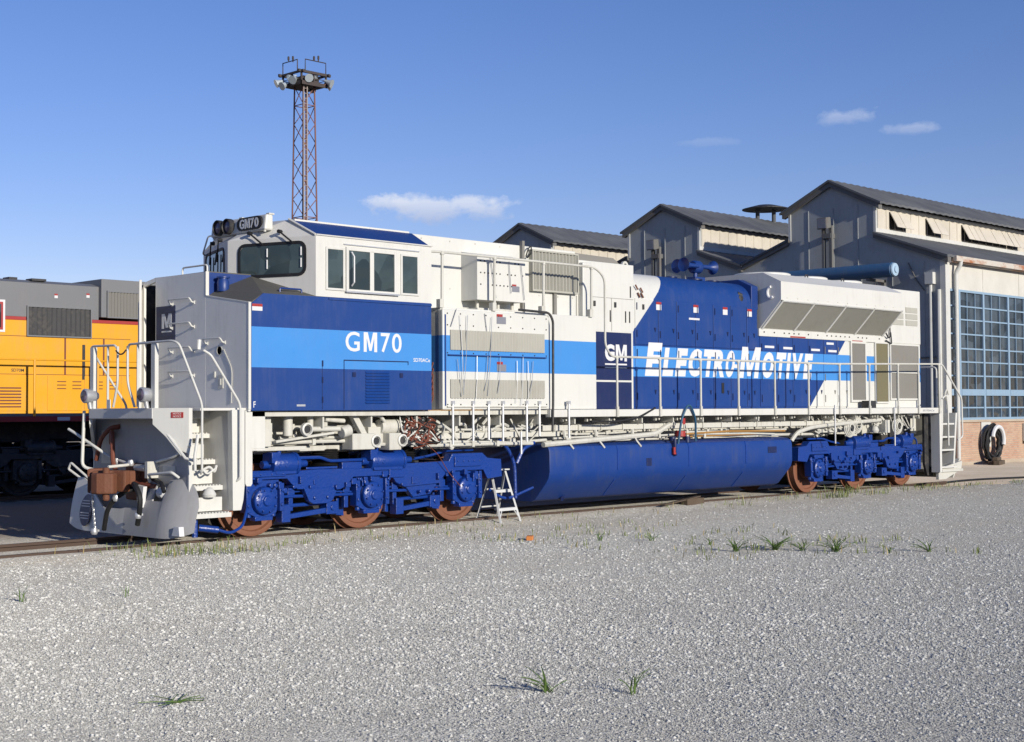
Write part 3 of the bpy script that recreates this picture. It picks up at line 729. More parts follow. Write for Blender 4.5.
for z in (1.97, 2.82, 3.28, 3.47):
    for x in np.linspace(3.36, 5.72, 9): g.cyl((x, -1.53, z), (x, -1.515, z), .012, n=6)
g.build('bolt_row', m_dark, cb)
for z in (3.34, 2.53):
    g = G(); g.box(4.50, 4.72, -1.526, -1.519, z, z+.12); g.mat(1).box(4.50, 4.64, -1.527, -1.519, z+.12, z+.165); g.build('warning_placard', [m_label, m_red], cb)
g = G()
g.tube([(5.0, -1.56, 3.60), (5.76, -1.56, 3.58), (5.86, -1.56, 3.45), (5.86, -1.55, 2.0), (5.84, -1.55, 1.5)], .022, fil=.08); g.build('cable_conduit', m_dark, body, smooth=True)
wires = G()
for x in (3.55, 3.62, 3.78, 4.0, 4.25, 4.35, 4.55, 4.95, 5.1, 5.22, 5.35):
    x2 = x+random.uniform(-.12, .12); z0 = random.choice((2.78, 2.72, 3.45)); wires.tube([(x, -1.56, z0), ((x+x2)/2, -1.575, (z0+2.0)/2), (x2, -1.56, random.uniform(1.95, 2.2))], .0055, 5)
wires.pieces('hanging_wire', m_alu, body)
# blue bottom corner rods under cabinet
g = G()
for x in (3.46, 3.92, 4.28, 4.62, 5.20, 5.52, 6.28): g.tube([(x, -1.54, 2.0), (x, -1.54, 1.99), (x, -1.54, 1.32+random.uniform(-.02, .1))], .021); g.box(x-.03, x+.03, -1.56, -1.5, 1.97, 2.03)
g.pieces('drain_pipe', m_alu, body, smooth=True)
# side relay box on upper body
g = G(); g.box(4.26, 5.43, -1.30, -.90, 3.755, 4.51); g.prism([(-1.30, 4.51), (-.90, 4.51), (-.90, 4.60)], 'x', 4.26, 5.43); g.mat(1)
for z in (4.42, 4.22, 4.02):
    for x in np.linspace(4.34, 5.36, 12):
        if random.random() < .6: g.cyl((x, -1.31, z), (x, -1.295, z), .014, n=6)
eb = g.build('relay_box', [m_white, m_dark], body)
g = G(); g.box(5.1, 5.28, -1.306, -1.297, 3.93, 4.03); g.mat(1).box(5.1, 5.2, -1.307, -1.297, 4.03, 4.06); g.build('warning_placard', [m_label, m_red], eb)
g = G()
for x in (4.45, 4.95, 5.3): g.tube([(x, -1.1, 3.76), (x, -1.1, 3.58)], .03)
g.box(4.3, 5.4, -1.26, -1.0, 3.575, 3.62); g.build('cable_gland', m_whited, eb)
grille(5.965, 7.14, 4.045, 4.735, -.902, 13, body, m_grille, fr=.03, depth=.09)
g = G()
for x in (3.35, 4.0, 4.6, 5.2, 5.75, 6.2, 6.7, 7.1):
    g.cyl((x, -.91, 4.76), (x, -.895, 4.76), .014, n=6); g.cyl((x, -.91, 3.95), (x, -.895, 3.95), .014, n=6)
g.build('bolt_row', m_whited, body)
g = G(); g.box(7.26, 7.52, -1.02, -.90, 3.60, 4.62); g.build('pipe_cover', m_white, body, bevel=.02)
g = G(); g.box(6.55, 6.62, -.95, -.90, 3.58, 4.02); g.box(5.7, 5.76, -.97, -.90, 3.6, 4.9); g.pieces('conduit', m_grilledk, body)
g = G(); g.tube([(5.78, -.98, 4.62), (5.84, -.99, 4.78), (5.92, -.98, 4.82), (5.94, -.96, 4.7), (5.82, -.98, 4.6)], .012, fil=.04); g.build('cable_loop', m_black, body, smooth=True)
g = G(); g.box(7.2, 7.22, -.904, -.898, 1.9, 4.0); g.box(7.35, 8.85, -.904, -.898, 4.0, 4.008); g.box(8.2, 8.208, -.904, -.898, 3.37, 4.0); g.build('door_seam', m_grilledk, body)
g = G()
for x, z in ((7.62, 3.75), (8.15, 3.66), (8.6, 3.66), (8.72, 3.66), (8.75, 4.15), (7.3, 3.3)): g.box(x, x+.025, -.912, -.898, z-.11, z+.11)
for x in (7.68, 8.28, 9.12): g.box(x, x+.05, -.92, -.898, 3.83, 3.93)
g.build('door_hinge', m_dark, body)
g = G(); 
for x, z in ((8.95, 4.25), (9.1, 4.2), (9.02, 4.1), (9.12, 4.1)): g.tube([(x-.04, -.91, z+.05), (x+.02, -.92, z-.04)], .016, 6)
g.build('door_latch', m_rustcast, body)
# GM emblem on the side
g = G(); word(g, (('G', 8.0, 8.28), ('M', 8.315, 8.64)), 2.80, 3.12, -.902, bold=.05, depth=.004); g.box(8.0, 8.64, -.906, -.9, 2.725, 2.755); g.box(8.0, 8.64, -.906, -.9, 2.665, 2.685)
g.build('emblem_lettering', m_letter, body)

# ---- engine hood (rounded top corners)
hood = part('engine_hood')
def hood_profile(h, yh, rad, inset):
    P_ = [(-yh, 1.885), (-yh, h-rad)]
    for k in range(1, 8):
        a = k/8*math.pi/2; P_.append((-yh+rad*1.05*(1-math.cos(a)), h-rad+rad*math.sin(a)))
    P_.append((-yh+rad*1.05, h)); return P_+[(-p[0], p[1]) for p in P_[::-1]]
g = G(); g.prism(hood_profile(4.58, .885, .46, 0), 'x', 8.87, 13.0); g.build('hood_shell', m_hood, hood, smooth=True)
xs = [8.9, 9.62, 10.2, 10.82, 11.42, 12.02, 12.6, 12.97]
for a, b in zip(xs, xs[1:]):
    for z0, z1 in ((1.92, 3.13), (3.145, 4.04)):
        g = G(); g.box(a+.008, b-.008, -.902, -.88, z0, z1); hd = g.build('hood_door', m_hood, hood, bevel=.005)
        g = G(); zc = z0+.30
        for zz_ in (z0+.14, z1-.22): g.box(a+.04, a+.06, -.915, -.9, zz_, zz_+.14)
        g.prism([(b-.14, zc+.04), (b-.08, zc+.04), (b-.11, zc-.05)], 'y', -.915, -.90); g.pieces('latch', m_navy, hd)
g = G(); g.prism([(-.9, 4.0), (-.9, 4.50), (-.55, 4.66), (.55, 4.66), (.9, 4.5), (.9, 4.0)], 'x', 12.78, 13.02); g.build('radiator_bulkhead', m_blue, hood, bevel=.01)
for x in (9.55, 10.75, 11.75, 12.62):
    g = G(); g.box(x, x+.16, -.907, -.90, 3.84, 3.95); g.mat(1).box(x, x+.16, -.9075, -.90, 3.95, 4.0); g.build('warning_sticker', [m_letter, m_red], hood)
g = G(); g.box(10.6, 10.95, -.906, -.9, 3.69, 3.73); g.build('stencil_strip', m_letter, hood)
g = G(); g.lathe([(.09, 0), (.09, -.04), (.05, -.05), (.0, -.06)], 'y', (12.45, -.83, 4.2), 16); g.cyl((12.4, -.8, 4.32), (12.5, -.84, 4.28), .05); g.build('lifting_eye', m_dark, hood)
for x, r_ in ((10.7, .14), (11.5, .17), (12.1, .17)):
    g = G(); g.lathe([(r_, 0), (r_, .02), (r_*.7, .03)], 'z', (x, -.36, 4.58), 20); g.build('exhaust_cover', m_navy, hood, smooth=True)
# lower radiator hood doors
xs2 = [13.08, 13.7, 14.32, 14.94, 15.56, 16.12, 16.62]
g = G(); g.box(13.0, 19.95, -.885, .885, 1.885, 3.6); g.build('radiator_hood_shell', m_hood, hood)
for a, b in zip(xs2, xs2[1:]):
    g = G(); g.box(a+.008, b-.008, -.902, -.88, 1.92, 3.44); hd = g.build('hood_door', m_hood, hood, bevel=.005)
    g = G()
    for zz_ in (2.02, 2.5, 3.12): g.box(a+.04, a+.06, -.915, -.9, zz_, zz_+.16)
    zc = 2.25; g.prism([(b-.14, zc+.04), (b-.08, zc+.04), (b-.11, zc-.05)], 'y', -.915, -.90); g.pieces('latch', m_navy if a < 15 else m_grilledk, hd)
g = G()
for x0, x1, z in ((13.25, 13.6, 3.19), (13.95, 14.3, 3.18), (15.05, 15.4, 3.17), (15.75, 16.1, 3.16), (15.68, 15.98, 3.33)): g.box(x0, x1, -.906, -.90, z, z+.05)
g.pieces('stencil_strip', m_letter, hood)
g = G(); g.box(11.68, 11.76, -.912, -.9, 2.2, 2.42); g.build('fuel_gauge', m_black, hood)
# big italic lettering
g = G()
sh = .19
for body_, x0, x1, z0, z1, b_ in (('E', 9.18, 9.62, 2.53, 3.19, .06), ('L', 9.72, 10.05, 2.535, 3.10, .06), ('E', 10.12, 10.46, 2.535, 3.10, .06), ('C', 10.52, 10.93, 2.535, 3.10, .06), ('T', 11.0, 11.38, 2.535, 3.10, .06), ('R', 11.38, 11.76, 2.535, 3.10, .05), ('O', 11.78, 12.09, 2.535, 3.10, .06),
                                ('M', 12.30, 12.98, 2.53, 3.19, .03), ('O', 13.10, 13.52, 2.535, 3.10, .06), ('T', 13.60, 13.96, 2.535, 3.10, .06), ('I', 14.02, 14.14, 2.535, 3.10, .04), ('V', 14.20, 14.62, 2.535, 3.10, .05), ('E', 14.70, 15.02, 2.535, 3.10, .06)):
    if body_ == 'M': g.hexa([(12.12, -.9065, 2.735), (12.28, -.9065, 2.735), (12.28, -.9025, 2.735), (12.12, -.9025, 2.735)], [(12.14, -.9065, 2.81), (12.30, -.9065, 2.81), (12.30, -.9025, 2.81), (12.14, -.9025, 2.81)])
    vs, fs = text_geo(body_, x0, x1, z0, z1, -.9035, shear=sh, bold=b_, depth=.003, spacing=.92); g.add(vs, fs)
g.build('side_lettering', m_letter, hood)
# doors and grilles at the rear
def gdoor(x0, x1, z0, z1, n, ms, fr):
    return grille(x0, x1, z0, z1, -.892, n, hood, ms, fr=fr, depth=.03, frm=m_white)
gdoor(16.73, 17.31, 2.07, 3.39, 12, m_grilledk, .05); gdoor(17.80, 18.34, 2.03, 3.42, 22, m_olivemesh, .04); gdoor(18.49, 19.80, 2.11, 3.40, 20, m_grilledk, .04)
g = G(); g.box(18.49, 19.8, -.94, -.92, 2.72, 2.76); g.build('grille_crossbar', m_whited, hood)
# radiator
rad = part('radiator_section')
g = G()
g.add([(13.08, -.89, 3.60), (13.08, -1.45, 4.19), (13.08, -1.45, 4.585), (13.08, -1.0, 4.80), (13.08, 1.0, 4.80), (13.08, 1.45, 4.585), (13.08, 1.45, 4.19), (13.08, .89, 3.60)]+
      [(18.14, -.89, 3.60), (18.14, -1.45, 4.19), (18.14, -1.45, 4.60), (18.14, -1.0, 4.80), (18.14, 1.0, 4.80), (18.14, 1.45, 4.60), (18.14, 1.45, 4.19), (18.14, .89, 3.60)],
      [tuple(range(8))[::-1], tuple(range(8, 16))]+[(i, (i+1) % 8, 8+(i+1) % 8, 8+i) for i in range(8)])
g.build('radiator_housing', m_white, rad)
g = G(); g.box(18.14, 19.96, -.902, .902, 3.45, 4.77); g.box(18.0, 18.2, -.895, .895, 4.6, 4.79); g.build('rear_hood_box', m_white, rad, bevel=.012)
g = G(); g.box(13.02, 18.3, -.92, -.88, 3.44, 3.60); g.mat(1)
for x in np.arange(13.2, 18.2, .19):
    if random.random() < .7: g.cyl((x, -.935, 3.53), (x, -.915, 3.53), .017, n=6)
g.build('radiator_skirt', [m_white, m_dark], rad)
g = G(); g.box(14.2, 14.8, -.925, -.918, 3.445, 3.475); g.box(16.75, 17.2, -.925, -.918, 3.43, 3.46); g.build('red_strip', m_red, rad)
def slope(x0, x1, t0, t1, d0, d1):
    a, b = Vector((0, -.89, 3.60)), Vector((0, -1.45, 4.19)); nn = Vector((0, -.59, -.56)).normalized()
    p = lambda t, d: a+(b-a)*t+nn*d
    q = [p(t0, d0), p(t1, d0), p(t1, d1), p(t0, d1)]
    return [(x0, v.y, v.z) for v in q], [(x1, v.y, v.z) for v in q]
for a, b in zip([13.16, 14.38, 15.66, 16.88], [14.32, 15.60, 16.82, 18.06]):
    g = G(); A_, B_ = slope(a, b, .05, .97, .0, .012); g.hexa(A_, B_)
    n = 26
    for k in range(n):
        xx = a+(b-a)*(k+.5)/n; A_, B_ = slope(xx-.006, xx+.006, .05, .97, .012, .026); g.hexa(A_, B_)
    g.build('radiator_screen', m_screen, rad)
g = G()
for a in (13.10, 14.32, 15.60, 16.82, 18.06):
    A_, B_ = slope(a, a+.06, .0, 1.0, .0, .035); g.hexa(A_, B_)
A_, B_ = slope(13.1, 18.12, .965, 1.0, .0, .033); g.hexa(A_, B_)
g.build('screen_frame', m_white, rad)
g = G()
for x in np.arange(13.3, 18, .4): g.cyl((x, -1.46, 4.24), (x, -1.445, 4.24), .012, n=6)
g.build('bolt_row', m_whited, rad)
for x in (14.1, 15.6, 17.1):
    g = G(); g.lathe([(.64, 0), (.64, .06), (.60, .08), (.25, .09), (.2, .07)], 'z', (x, -.25, 4.80), 36); fan = g.build('cooling_fan', m_white, rad, smooth=True)
    g = G(); g.tube([(x+.75, -.9, 4.8), (x+.75, -.9, 4.87), (x+.85, -.9, 4.87), (x+.85, -.9, 4.8)], .014, fil=.02); g.build('lifting_eye', m_dark, fan)
g = G(); P_ = [(13.06, -1.2+.085*math.cos(a_), 4.36+.12*math.sin(a_)) for a_ in np.linspace(-2.2, 1.6, 14)]; g.tube(P_, .03, 8); g.build('lifting_hole', m_letter, rad)
g = G()
for x0, x1 in ((18.62, 19.12), (19.24, 19.8)):
    for z in (3.90, 4.06, 4.22):
        if x0 < 19 and z > 4.2: continue
        g.box(x0, x1, -.915, -.90, z, z+.13)
g.build('vent', m_grille, rad)
g = G(); g.tube([(18.1, -1.0, 3.7), (18.3, -.98, 3.55), (18.42, -.95, 3.62), (18.4, -.95, 3.85)], .018, fil=.06); g.tube([(18.2, -.96, 3.5), (18.5, -.94, 3.42), (18.46, -.94, 3.7)], .016, fil=.06); g.build('cable_loop', m_dark, rad, smooth=True)
# air horn on roof
horn = part('air_horn')
g = G(); g.cyl((12.0, 0, 4.56), (12.0, 0, 4.82), .05); g.box(11.86, 12.2, -.12, .12, 4.56, 4.7); g.lathe([(.12, 0), (.14, .03), (.14, .22), (.12, .25)], 'x', (11.9, 0, 4.92), 18); g.build('horn_body', m_blue, horn, bevel=.006, smooth=True)
for x0, x1, yy in ((11.95, 11.45, -.12), (12.1, 12.5, -.1), (11.95, 11.6, .18)):
    g = G(); s = 1 if x1 > x0 else -1; L_ = abs(x1-x0)
    g.lathe([(.045, 0), (.05, s*L_*.55), (.075, s*L_*.8), (.14, s*L_*.97), (.15, s*L_), (.12, s*L_*.97)], 'x', (x0, yy, 4.93), 20); g.build('bell', m_blue, horn, smooth=True)

# ---- fuel tank
tank = part('fuel_tank')
prof = [(-1.06, 1.27), (-1.28, 1.25), (-1.37, 1.21), (-1.40, 1.13), (-1.405, .78), (-1.375, .66), (-1.30, .56), (-1.04, .275), (-.94, .235)]; prof += [(-a, b) for a, b in prof[::-1]]
g = G(); g.prism(prof, 'x', 5.92, 13.50); g.build('tank_shell', m_truckblue and paint('fuel_tank_blue', (.009, .052, .265), .40, .42, (.07, .085, .13)), tank, bevel=.01, smooth=True)
for xs_ in (7.75, 9.9, 11.8):
    g = G(); off = [(-1.376, 1.216), (-1.408, 1.13), (-1.412, .778), (-1.307, .553), (-1.045, .268)]
    g.add([(xs_+dx, a*1.0, b) for dx in (0, .025) for a, b in off]+[(xs_+dx, a*.98, b*.99+.006) for dx in (0, .025) for a, b in off], [(i, i+1, 6+i, 5+i) for i in range(4)]+[(10+i, 15+i, 16+i, 11+i) for i in range(4)]+[(i, 10+i, 11+i, i+1) for i in range(4)]+[(5+i, 6+i, 16+i, 15+i) for i in range(4)]+[(0, 5, 15, 10), (4, 14, 19, 9)])
    g.build('weld_seam', m_truckblue, tank)
g = G(); g.cyl((6.6, -1.0, .30), (6.6, -1.08, .26), .05); g.box(12.6, 12.9, -1.418, -1.40, .95, 1.08); g.box(8.6, 8.75, -1.415, -1.40, .8, .95); g.pieces('tank_plate', m_navy, tank, bevel=.005)
g = G()
g.tube([(5.80, -1.36, 1.26), (9.0, -1.30, 1.40), (9.38, -1.3, 1.56), (9.6, -1.28, 1.60)], .05, fil=.16)
for x in (6.45, 7.3, 8.35): g.tube([(x, -1.3, 1.40), (x+.02, -1.36, 1.28), (x+.1, -1.40, 1.17)], .02, 6); g.tube([(x-.02, -1.3, 1.38), (x-.02, -1.28, 1.5)], .03, 6)
g.build('fuel_pipe', m_whited, tank, smooth=True)
g = G(); g.cyl((9.62, -1.22, 1.15), (9.62, -1.22, 1.34), .07); g.box(9.3, 10.2, -1.34, -1.18, 1.20, 1.26); g.cyl((9.95, -1.33, 1.22), (9.95, -1.33, 1.34), .06); g.tube([(9.42, -1.44, 1.3), (9.42, -1.44, 1.05), (9.45, -1.43, .98)], .035); g.build('filler_neck', m_navy, tank, smooth=True)
g = G(); g.cyl((9.78, -1.3, 1.34), (9.78, -1.3, 1.45), .10); g.box(9.36, 9.43, -1.47, -1.43, 1.0, 1.14); g.box(9.55, 9.63, -1.545, -1.53, 1.58, 1.70); g.build('filler_cap', m_red, tank, bevel=.01)
g = G(); g.tube([(9.45, -1.5, 1.2), (9.5, -1.55, 1.7), (9.7, -1.58, 2.02), (9.95, -1.55, 1.7), (10.0, -1.5, 1.25)], .022, fil=.25); g.build('sight_hose', m_hosegrn, tank, smooth=True)
g = G(); g.tube([(4.85, -1.2, 1.36), (5.05, -1.22, 1.22), (5.2, -1.24, .95), (5.22, -1.24, .34)], .03, fil=.2); g.tube([(5.68, -1.25, 1.30), (5.4, -1.25, 1.2), (5.25, -1.24, .95)], .035, fil=.1); g.tube([(4.9, -.9, .5), (5.2, -1.0, .3), (5.8, -1.1, .5)], .025, fil=.2); g.pieces('hose', m_truckblue, tank, smooth=True)

# ---- piping and wiring below the deck
pipes = part('under_deck_piping')
g = G()
for y, z, r_, x0, x1 in ((-1.15, 1.40, .03, -.1, 3.0), (-1.1, 1.47, .025, .3, 5.9), (-1.22, 1.33, .028, 1.5, 6.0), (-1.18, 1.56, .02, 3.0, 6.2), (-1.28, 1.30, .03, 3.1, 5.6), (-1.05, 1.63, .03, .4, 3.1), (-1.2, 1.42, .022, 9.7, 14.2), (-1.22, 1.36, .02, 6.2, 13.4), (-1.12, 1.33, .03, 9.4, 14.8), (-1.15, 1.45, .02, 6.3, 9.0)):
    pts = [(x0, y, z)]; x = x0
    while x < x1-.8:
        x += random.uniform(.7, 1.5); dz = random.uniform(-.025, .025); pts.append((min(x, x1), y+random.uniform(-.02, .02), z+dz))
    g.tube(pts, r_, 8)
    for k in range(int((x1-x0)/.7)): xx = random.uniform(x0, x1); g.box(xx, xx+.06, y-r_-.012, y+r_+.02, z-.04, z+.05)
g.tube([(13.7, -1.25, 1.18), (13.85, -1.3, 1.36), (14.4, -1.32, 1.47), (15.8, -1.32, 1.54), (17.3, -1.3, 1.60)], .045, fil=.4)
for k in range(26):
    x = random.uniform(3.2, 5.9) if k < 18 else random.uniform(14.2, 16.0); z = random.uniform(1.3, 1.7)
    x2 = x+random.uniform(-.5, .5); g.tube([(x, -1.2, z), ((x+x2)/2, -1.28, z+random.uniform(-.15, .2)), (x2, -1.15, random.uniform(1.35, 1.75))], random.choice((.012, .018, .026)), 6, fil=.15)
g.build('air_pipe', m_whited, pipes, smooth=True)
g = G(); g.tube([(9.9, -1.24, 1.38), (11.4, -1.25, 1.42), (13.5, -1.22, 1.40)], .02); g.tube([(10.2, -1.2, 1.33), (12.5, -1.22, 1.35)], .016); g.pieces('copper_pipe', paint('copper_pipe_paint', (.46, .24, .06), .5, .2), pipes, smooth=True)
# air dryer, filters and valves beneath the cab
g = G()
g.cyl((.38, -1.2, 1.50), (.38, -1.2, 1.83), .075); g.cyl((.80, -1.2, 1.55), (.80, -1.2, 1.86), .05); g.box(.98, 1.1, -1.25, -1.05, 1.48, 1.82)
g.cyl((.62, -1.3, 1.60), (1.35, -1.3, 1.60), .04); g.cyl((1.3, -1.33, 1.54), (1.46, -1.33, 1.58), .09); g.cyl((1.02, -1.28, 1.75), (1.4, -1.28, 1.72), .035)
g.box(-.15, .1, -1.2, -1.0, 1.42, 1.7); g.box(-.2, .02, -1.28, -1.08, 1.35, 1.9)
g.hexa([(.1, -1.3, 1.40), (1.2, -1.3, 1.52), (1.2, -1.22, 1.52), (.1, -1.22, 1.40)], [(.1, -1.3, 1.44), (1.2, -1.3, 1.56), (1.2, -1.22, 1.56), (.1, -1.22, 1.44)])
g.hexa([(1.74, -1.3, 1.50), (1.86, -1.3, 1.50), (1.86, -1.2, 1.50), (1.74, -1.2, 1.50)], [(1.50, -1.3, 1.86), (1.62, -1.3, 1.86), (1.62, -1.2, 1.86), (1.50, -1.2, 1.86)])
g.box(1.5, 1.95, -1.36, -1.1, 1.27, 1.52); g.box(1.95, 2.45, -1.2, -1.0, 1.3, 1.62); g.box(2.25, 2.5, -1.36, -1.1, 1.25, 1.52); g.cyl((2.2, -1.15, 1.62), (2.6, -1.15, 1.62), .12); g.box(1.8, 3.0, -1.1, -1.0, 1.55, 1.68)
g.box(.5, 3.3, -1.02, -.95, 1.26, 1.34); g.box(2.15, 2.3, -1.35, -1.2, 1.80, 1.88); g.tube([(1.75, -1.3, 1.86), (1.95, -1.3, 1.80), (2.1, -1.3, 1.81), (2.2, -1.3, 1.70)], .03, fil=.1)
g.build('air_dryer_group', m_whited, pipes, bevel=.008, smooth=True)
for x, z in ((.62, 1.60), (1.97, 1.40), (2.52, 1.40)):
    g = G(); g.lathe([(.10, 0), (.10, -.06), (.075, -.07), (.07, -.03), (.0, -.03)], 'y', (x, -1.32, z), 20); vv = g.build('valve', m_white, pipes, smooth=True)
    g = G(); g.lathe([(.06, -.05), (.0, -.052)], 'y', (x, -1.32, z), 14); g.build('valve_mouth', m_dark, vv)
# wheels and elbows at rear
g = G()
for x, z in ((16.0, 1.42), (18.1, 1.45), (16.3, 1.5)):
    for k in range(4):
        P_ = [(x+(.22-.04*k)*math.cos(a), -1.28-.02*k, z+(.19-.03*k)*math.sin(a)) for a in np.linspace(0, 2*math.pi, 20)[:-1]]; g.tube(P_, .018, 6, closed=True)
g.box(17.45, 17.65, -1.35, -1.1, 1.30, 1.6); g.hexa([(17.45, -1.3, 1.58), (17.55, -1.3, 1.58), (17.55, -1.2, 1.58), (17.45, -1.2, 1.58)], [(17.2, -1.3, 1.75), (17.3, -1.3, 1.75), (17.3, -1.2, 1.75), (17.2, -1.2, 1.75)])
g.tube([(18.5, -1.35, 1.72), (18.75, -1.35, 1.72), (18.75, -1.35, 1.40), (18.6, -1.35, 1.38)], .025, fil=.06); g.box(14.8, 15.6, -1.2, -1.0, 1.34, 1.44); g.lathe([(.08, -.05), (.1, 0), (.07, .09), (0, .1)], 'z', (17.05, -1.3, 1.36), 14)
for k in range(22):
    x = random.uniform(14.6, 18.6); g.tube([(x, -1.2, 1.3+random.random()*.3), (x+random.uniform(-.3, .3), -1.25, 1.3+random.random()*.35), (x+random.uniform(-.3, .3), -1.2, 1.72)], .016, 6, fil=.1)
g.pieces('brake_equipment', m_whited, pipes, smooth=True)
g = G(); g.tube([(14.95, -1.56, 1.95), (14.95, -1.56, 1.1)], .018); g.tube([(17.5, -1.56, 1.9), (17.5, -1.56, 1.0)], .02); g.tube([(5.1, -1.5, 1.5), (5.1, -1.5, 1.12)], .02); g.pieces('drain_pipe', m_alu, pipes, smooth=True)
for mname, mm, n, r_ in (('cable_bundle', m_black, 26, .014), ('cable_bundle', m_rusthose, 20, .014), ('cable_bundle', m_white, 18, .012)):
    g = G()
    for k in range(n):
        xa, za = random.uniform(2.5, 3.2), random.uniform(1.6, 1.88); xb, zb_ = random.uniform(2.4, 3.5), random.uniform(1.25, 1.5)
        P_ = [(xa, -1.25-random.random()*.1, za)]
        for j in range(3): P_.append((random.uniform(2.5, 3.4), -1.25-random.random()*.15, random.uniform(1.3, 1.75)))
        P_.append((xb, -1.2, zb_)); g.tube(P_, r_, 6, fil=.14)
    g.build(mname, mm, pipes, smooth=True)
g = G(); g.tube([(2.9, -1.35, 1.86), (2.95, -1.4, 2.6), (3.06, -1.3, 2.9)], .02); 
for k in range(6): g.tube([(3.08, -1.35, 1.9+k*.1), (3.16, -1.42, 2.1+k*.12), (3.12, -1.3, 2.5)], .012, 6, fil=.1)
g.build('cable_bundle', m_rusthose, pipes, smooth=True)
g = G(); g.tube([(3.0, -1.38, 1.35), (3.35, -1.3, 1.15), (3.65, -1.22, .85), (3.9, -1.25, .6)], .007, 5, fil=.1); g.build('loose_wire', m_rusthose, pipes)
g = G(); g.tube([(6.9, -1.52, 1.66), (7.6, -1.56, 1.65), (8.2, -1.56, 1.72), (8.75, -1.5, 1.9)], .02, fil=.2); g.build('loose_cable', m_black, pipes, smooth=True)

# ---- handrails
hr = part('side_handrail')
XP = [7.61, 8.87, 10.14, 11.40, 12.69, 13.96, 15.20, 16.46, 17.73, 18.68, 19.68]
g = G(); g.tube([(3.05, -1.46, 4.47), (3.3, -1.48, 4.475), (7.05, -1.50, 4.475), (7.3, -1.52, 4.30), (7.3, -1.52, 3.05), (7.45, -1.53, 2.85), (15, -1.53, 2.86), (19.7, -1.53, 2.945)], .021, fil=.18)
g.build('top_rail', m_alu and m_whited, hr, smooth=True)
for i, x in enumerate(XP):
    zt_ = 2.85 if x < 15.1 else 2.86+(x-15)*.018
    g = G(); g.box(x-.028, x+.028, -1.558, -1.522, 1.74, 1.93); g.tube([(x, -1.535, 1.76), (x, -1.535, zt_-.04)], .022); g.lathe([(.036, 0), (.036, .06)], 'z', (x, -1.53, zt_-.04), 10)
    g.build('post', m_whited, hr, smooth=True)
for x in (3.29, 4.5, 5.71, 6.98):
    g = G(); g.tube([(x, -1.47, 3.56), (x, -1.48, 4.45)], .024); g.box(x-.06, x+.03, -1.49, -1.40, 3.56, 3.70); g.lathe([(.036, 0), (.036, .06)], 'z', (x, -1.48, 4.43), 10); g.build('post', m_whited, hr, smooth=True)
g = G(); g.tube([(7.3, 1.53, 2.85), (19.7, 1.53, 2.92)], .021)
for x in XP: g.tube([(x, 1.535, 1.76), (x, 1.53, 2.86)], .022)
g.pieces('far_handrail', m_whited, hr, smooth=True)
# upper roof ledge grab, small rope lines
g = G()
for x0, z0, x1, z1 in ((4.55, 4.5, 4.68, 3.8), (5.0, 4.45, 5.05, 3.9), (5.3, 4.4, 5.38, 3.8), (3.55, 3.55, 3.42, 3.25), (4.2, 3.5, 4.25, 3.2)): g.tube([(x0, -1.33 if z0 > 3.9 else -1.54, z0), (x1, -1.33 if z0 > 3.9 else -1.54, z1)], .006, 5)
g.build('tie_wire', m_label, hr)

# ---- front end
front = part('front_end')
g = G()
g.hexa([(-1.75, -.89, 1.775), (-.6, -.89, 1.775), (-.6, .89, 1.775), (-1.75, .89, 1.775)], [(-1.75, -.89, 1.93), (-.6, -.89, 1.93), (-.6, .89, 1.93), (-1.75, .89, 1.93)])
g.build('anticlimber', m_frontgray, front, bevel=.012)
g = G(); g.box(-1.42, -1.37, -1.30, 1.30, .42, 1.78)
pil = g.build('pilot_plate', m_plow, front)
for s in (-1, 1):
    g = G(); o_ = [(-1.74, s*.89, 1.70), (-1.74, s*.89, 1.93), (-1.43, s*1.33, 1.93), (-1.43, s*1.33, 1.28), (-1.50, s*1.23, 1.33)]
    g.add(o_+[(a_+.04, b_-s*.02, c_) for a_, b_, c_ in o_], [(0, 1, 2, 3, 4), (5, 9, 8, 7, 6)]+[(i, (i+1) % 5, 5+(i+1) % 5, 5+i) for i in range(5)])
    g.box(-1.425, -1.37, s*1.33, s*1.301, .42, 1.925); g.build('gusset_plate', m_white, front)
g = G(); g.box(-1.02, -.78, -1.49, -1.484, 1.0, 1.2) if False else None
g.box(-1.30, -.74, -.62, -.57, .45, 1.885); g.box(-.80, -.74, -1.40, -.62, .45, 1.885); g.box(-1.32, -.5, -1.45, -.57, 1.89, 1.925); g.build('step_well', m_frontgray, front)
g = G(); g.prism([(-.80, .455), (-.66, .455), (-.62, .60), (-.60, .80), (-.60, 1.9), (-.82, 1.9)], 'y', -1.50, -1.38)
g.build('step_pillar', m_white, front, bevel=.008)
g = G(); g.prism([(-.57, .83), (-.545, .79), (-.47, .79), (-.445, .83), (-.445, 1.885), (-.57, 1.885)], 'y', -1.47, -1.38); g.box(-.444, -.20, -1.44, -1.36, 1.33, 1.885); g.box(-.444, -.20, -1.445, -1.2, 1.30, 1.33)
g.build('side_apron', m_white, front, bevel=.006)
g = G(); g.prism([(-.80, .455), (-.60, .455), (-.565, .60), (-.50, .80), (-.50, 1.9), (-.82, 1.9)], 'y', 1.50, 1.38); g.build('step_pillar', m_white, front)
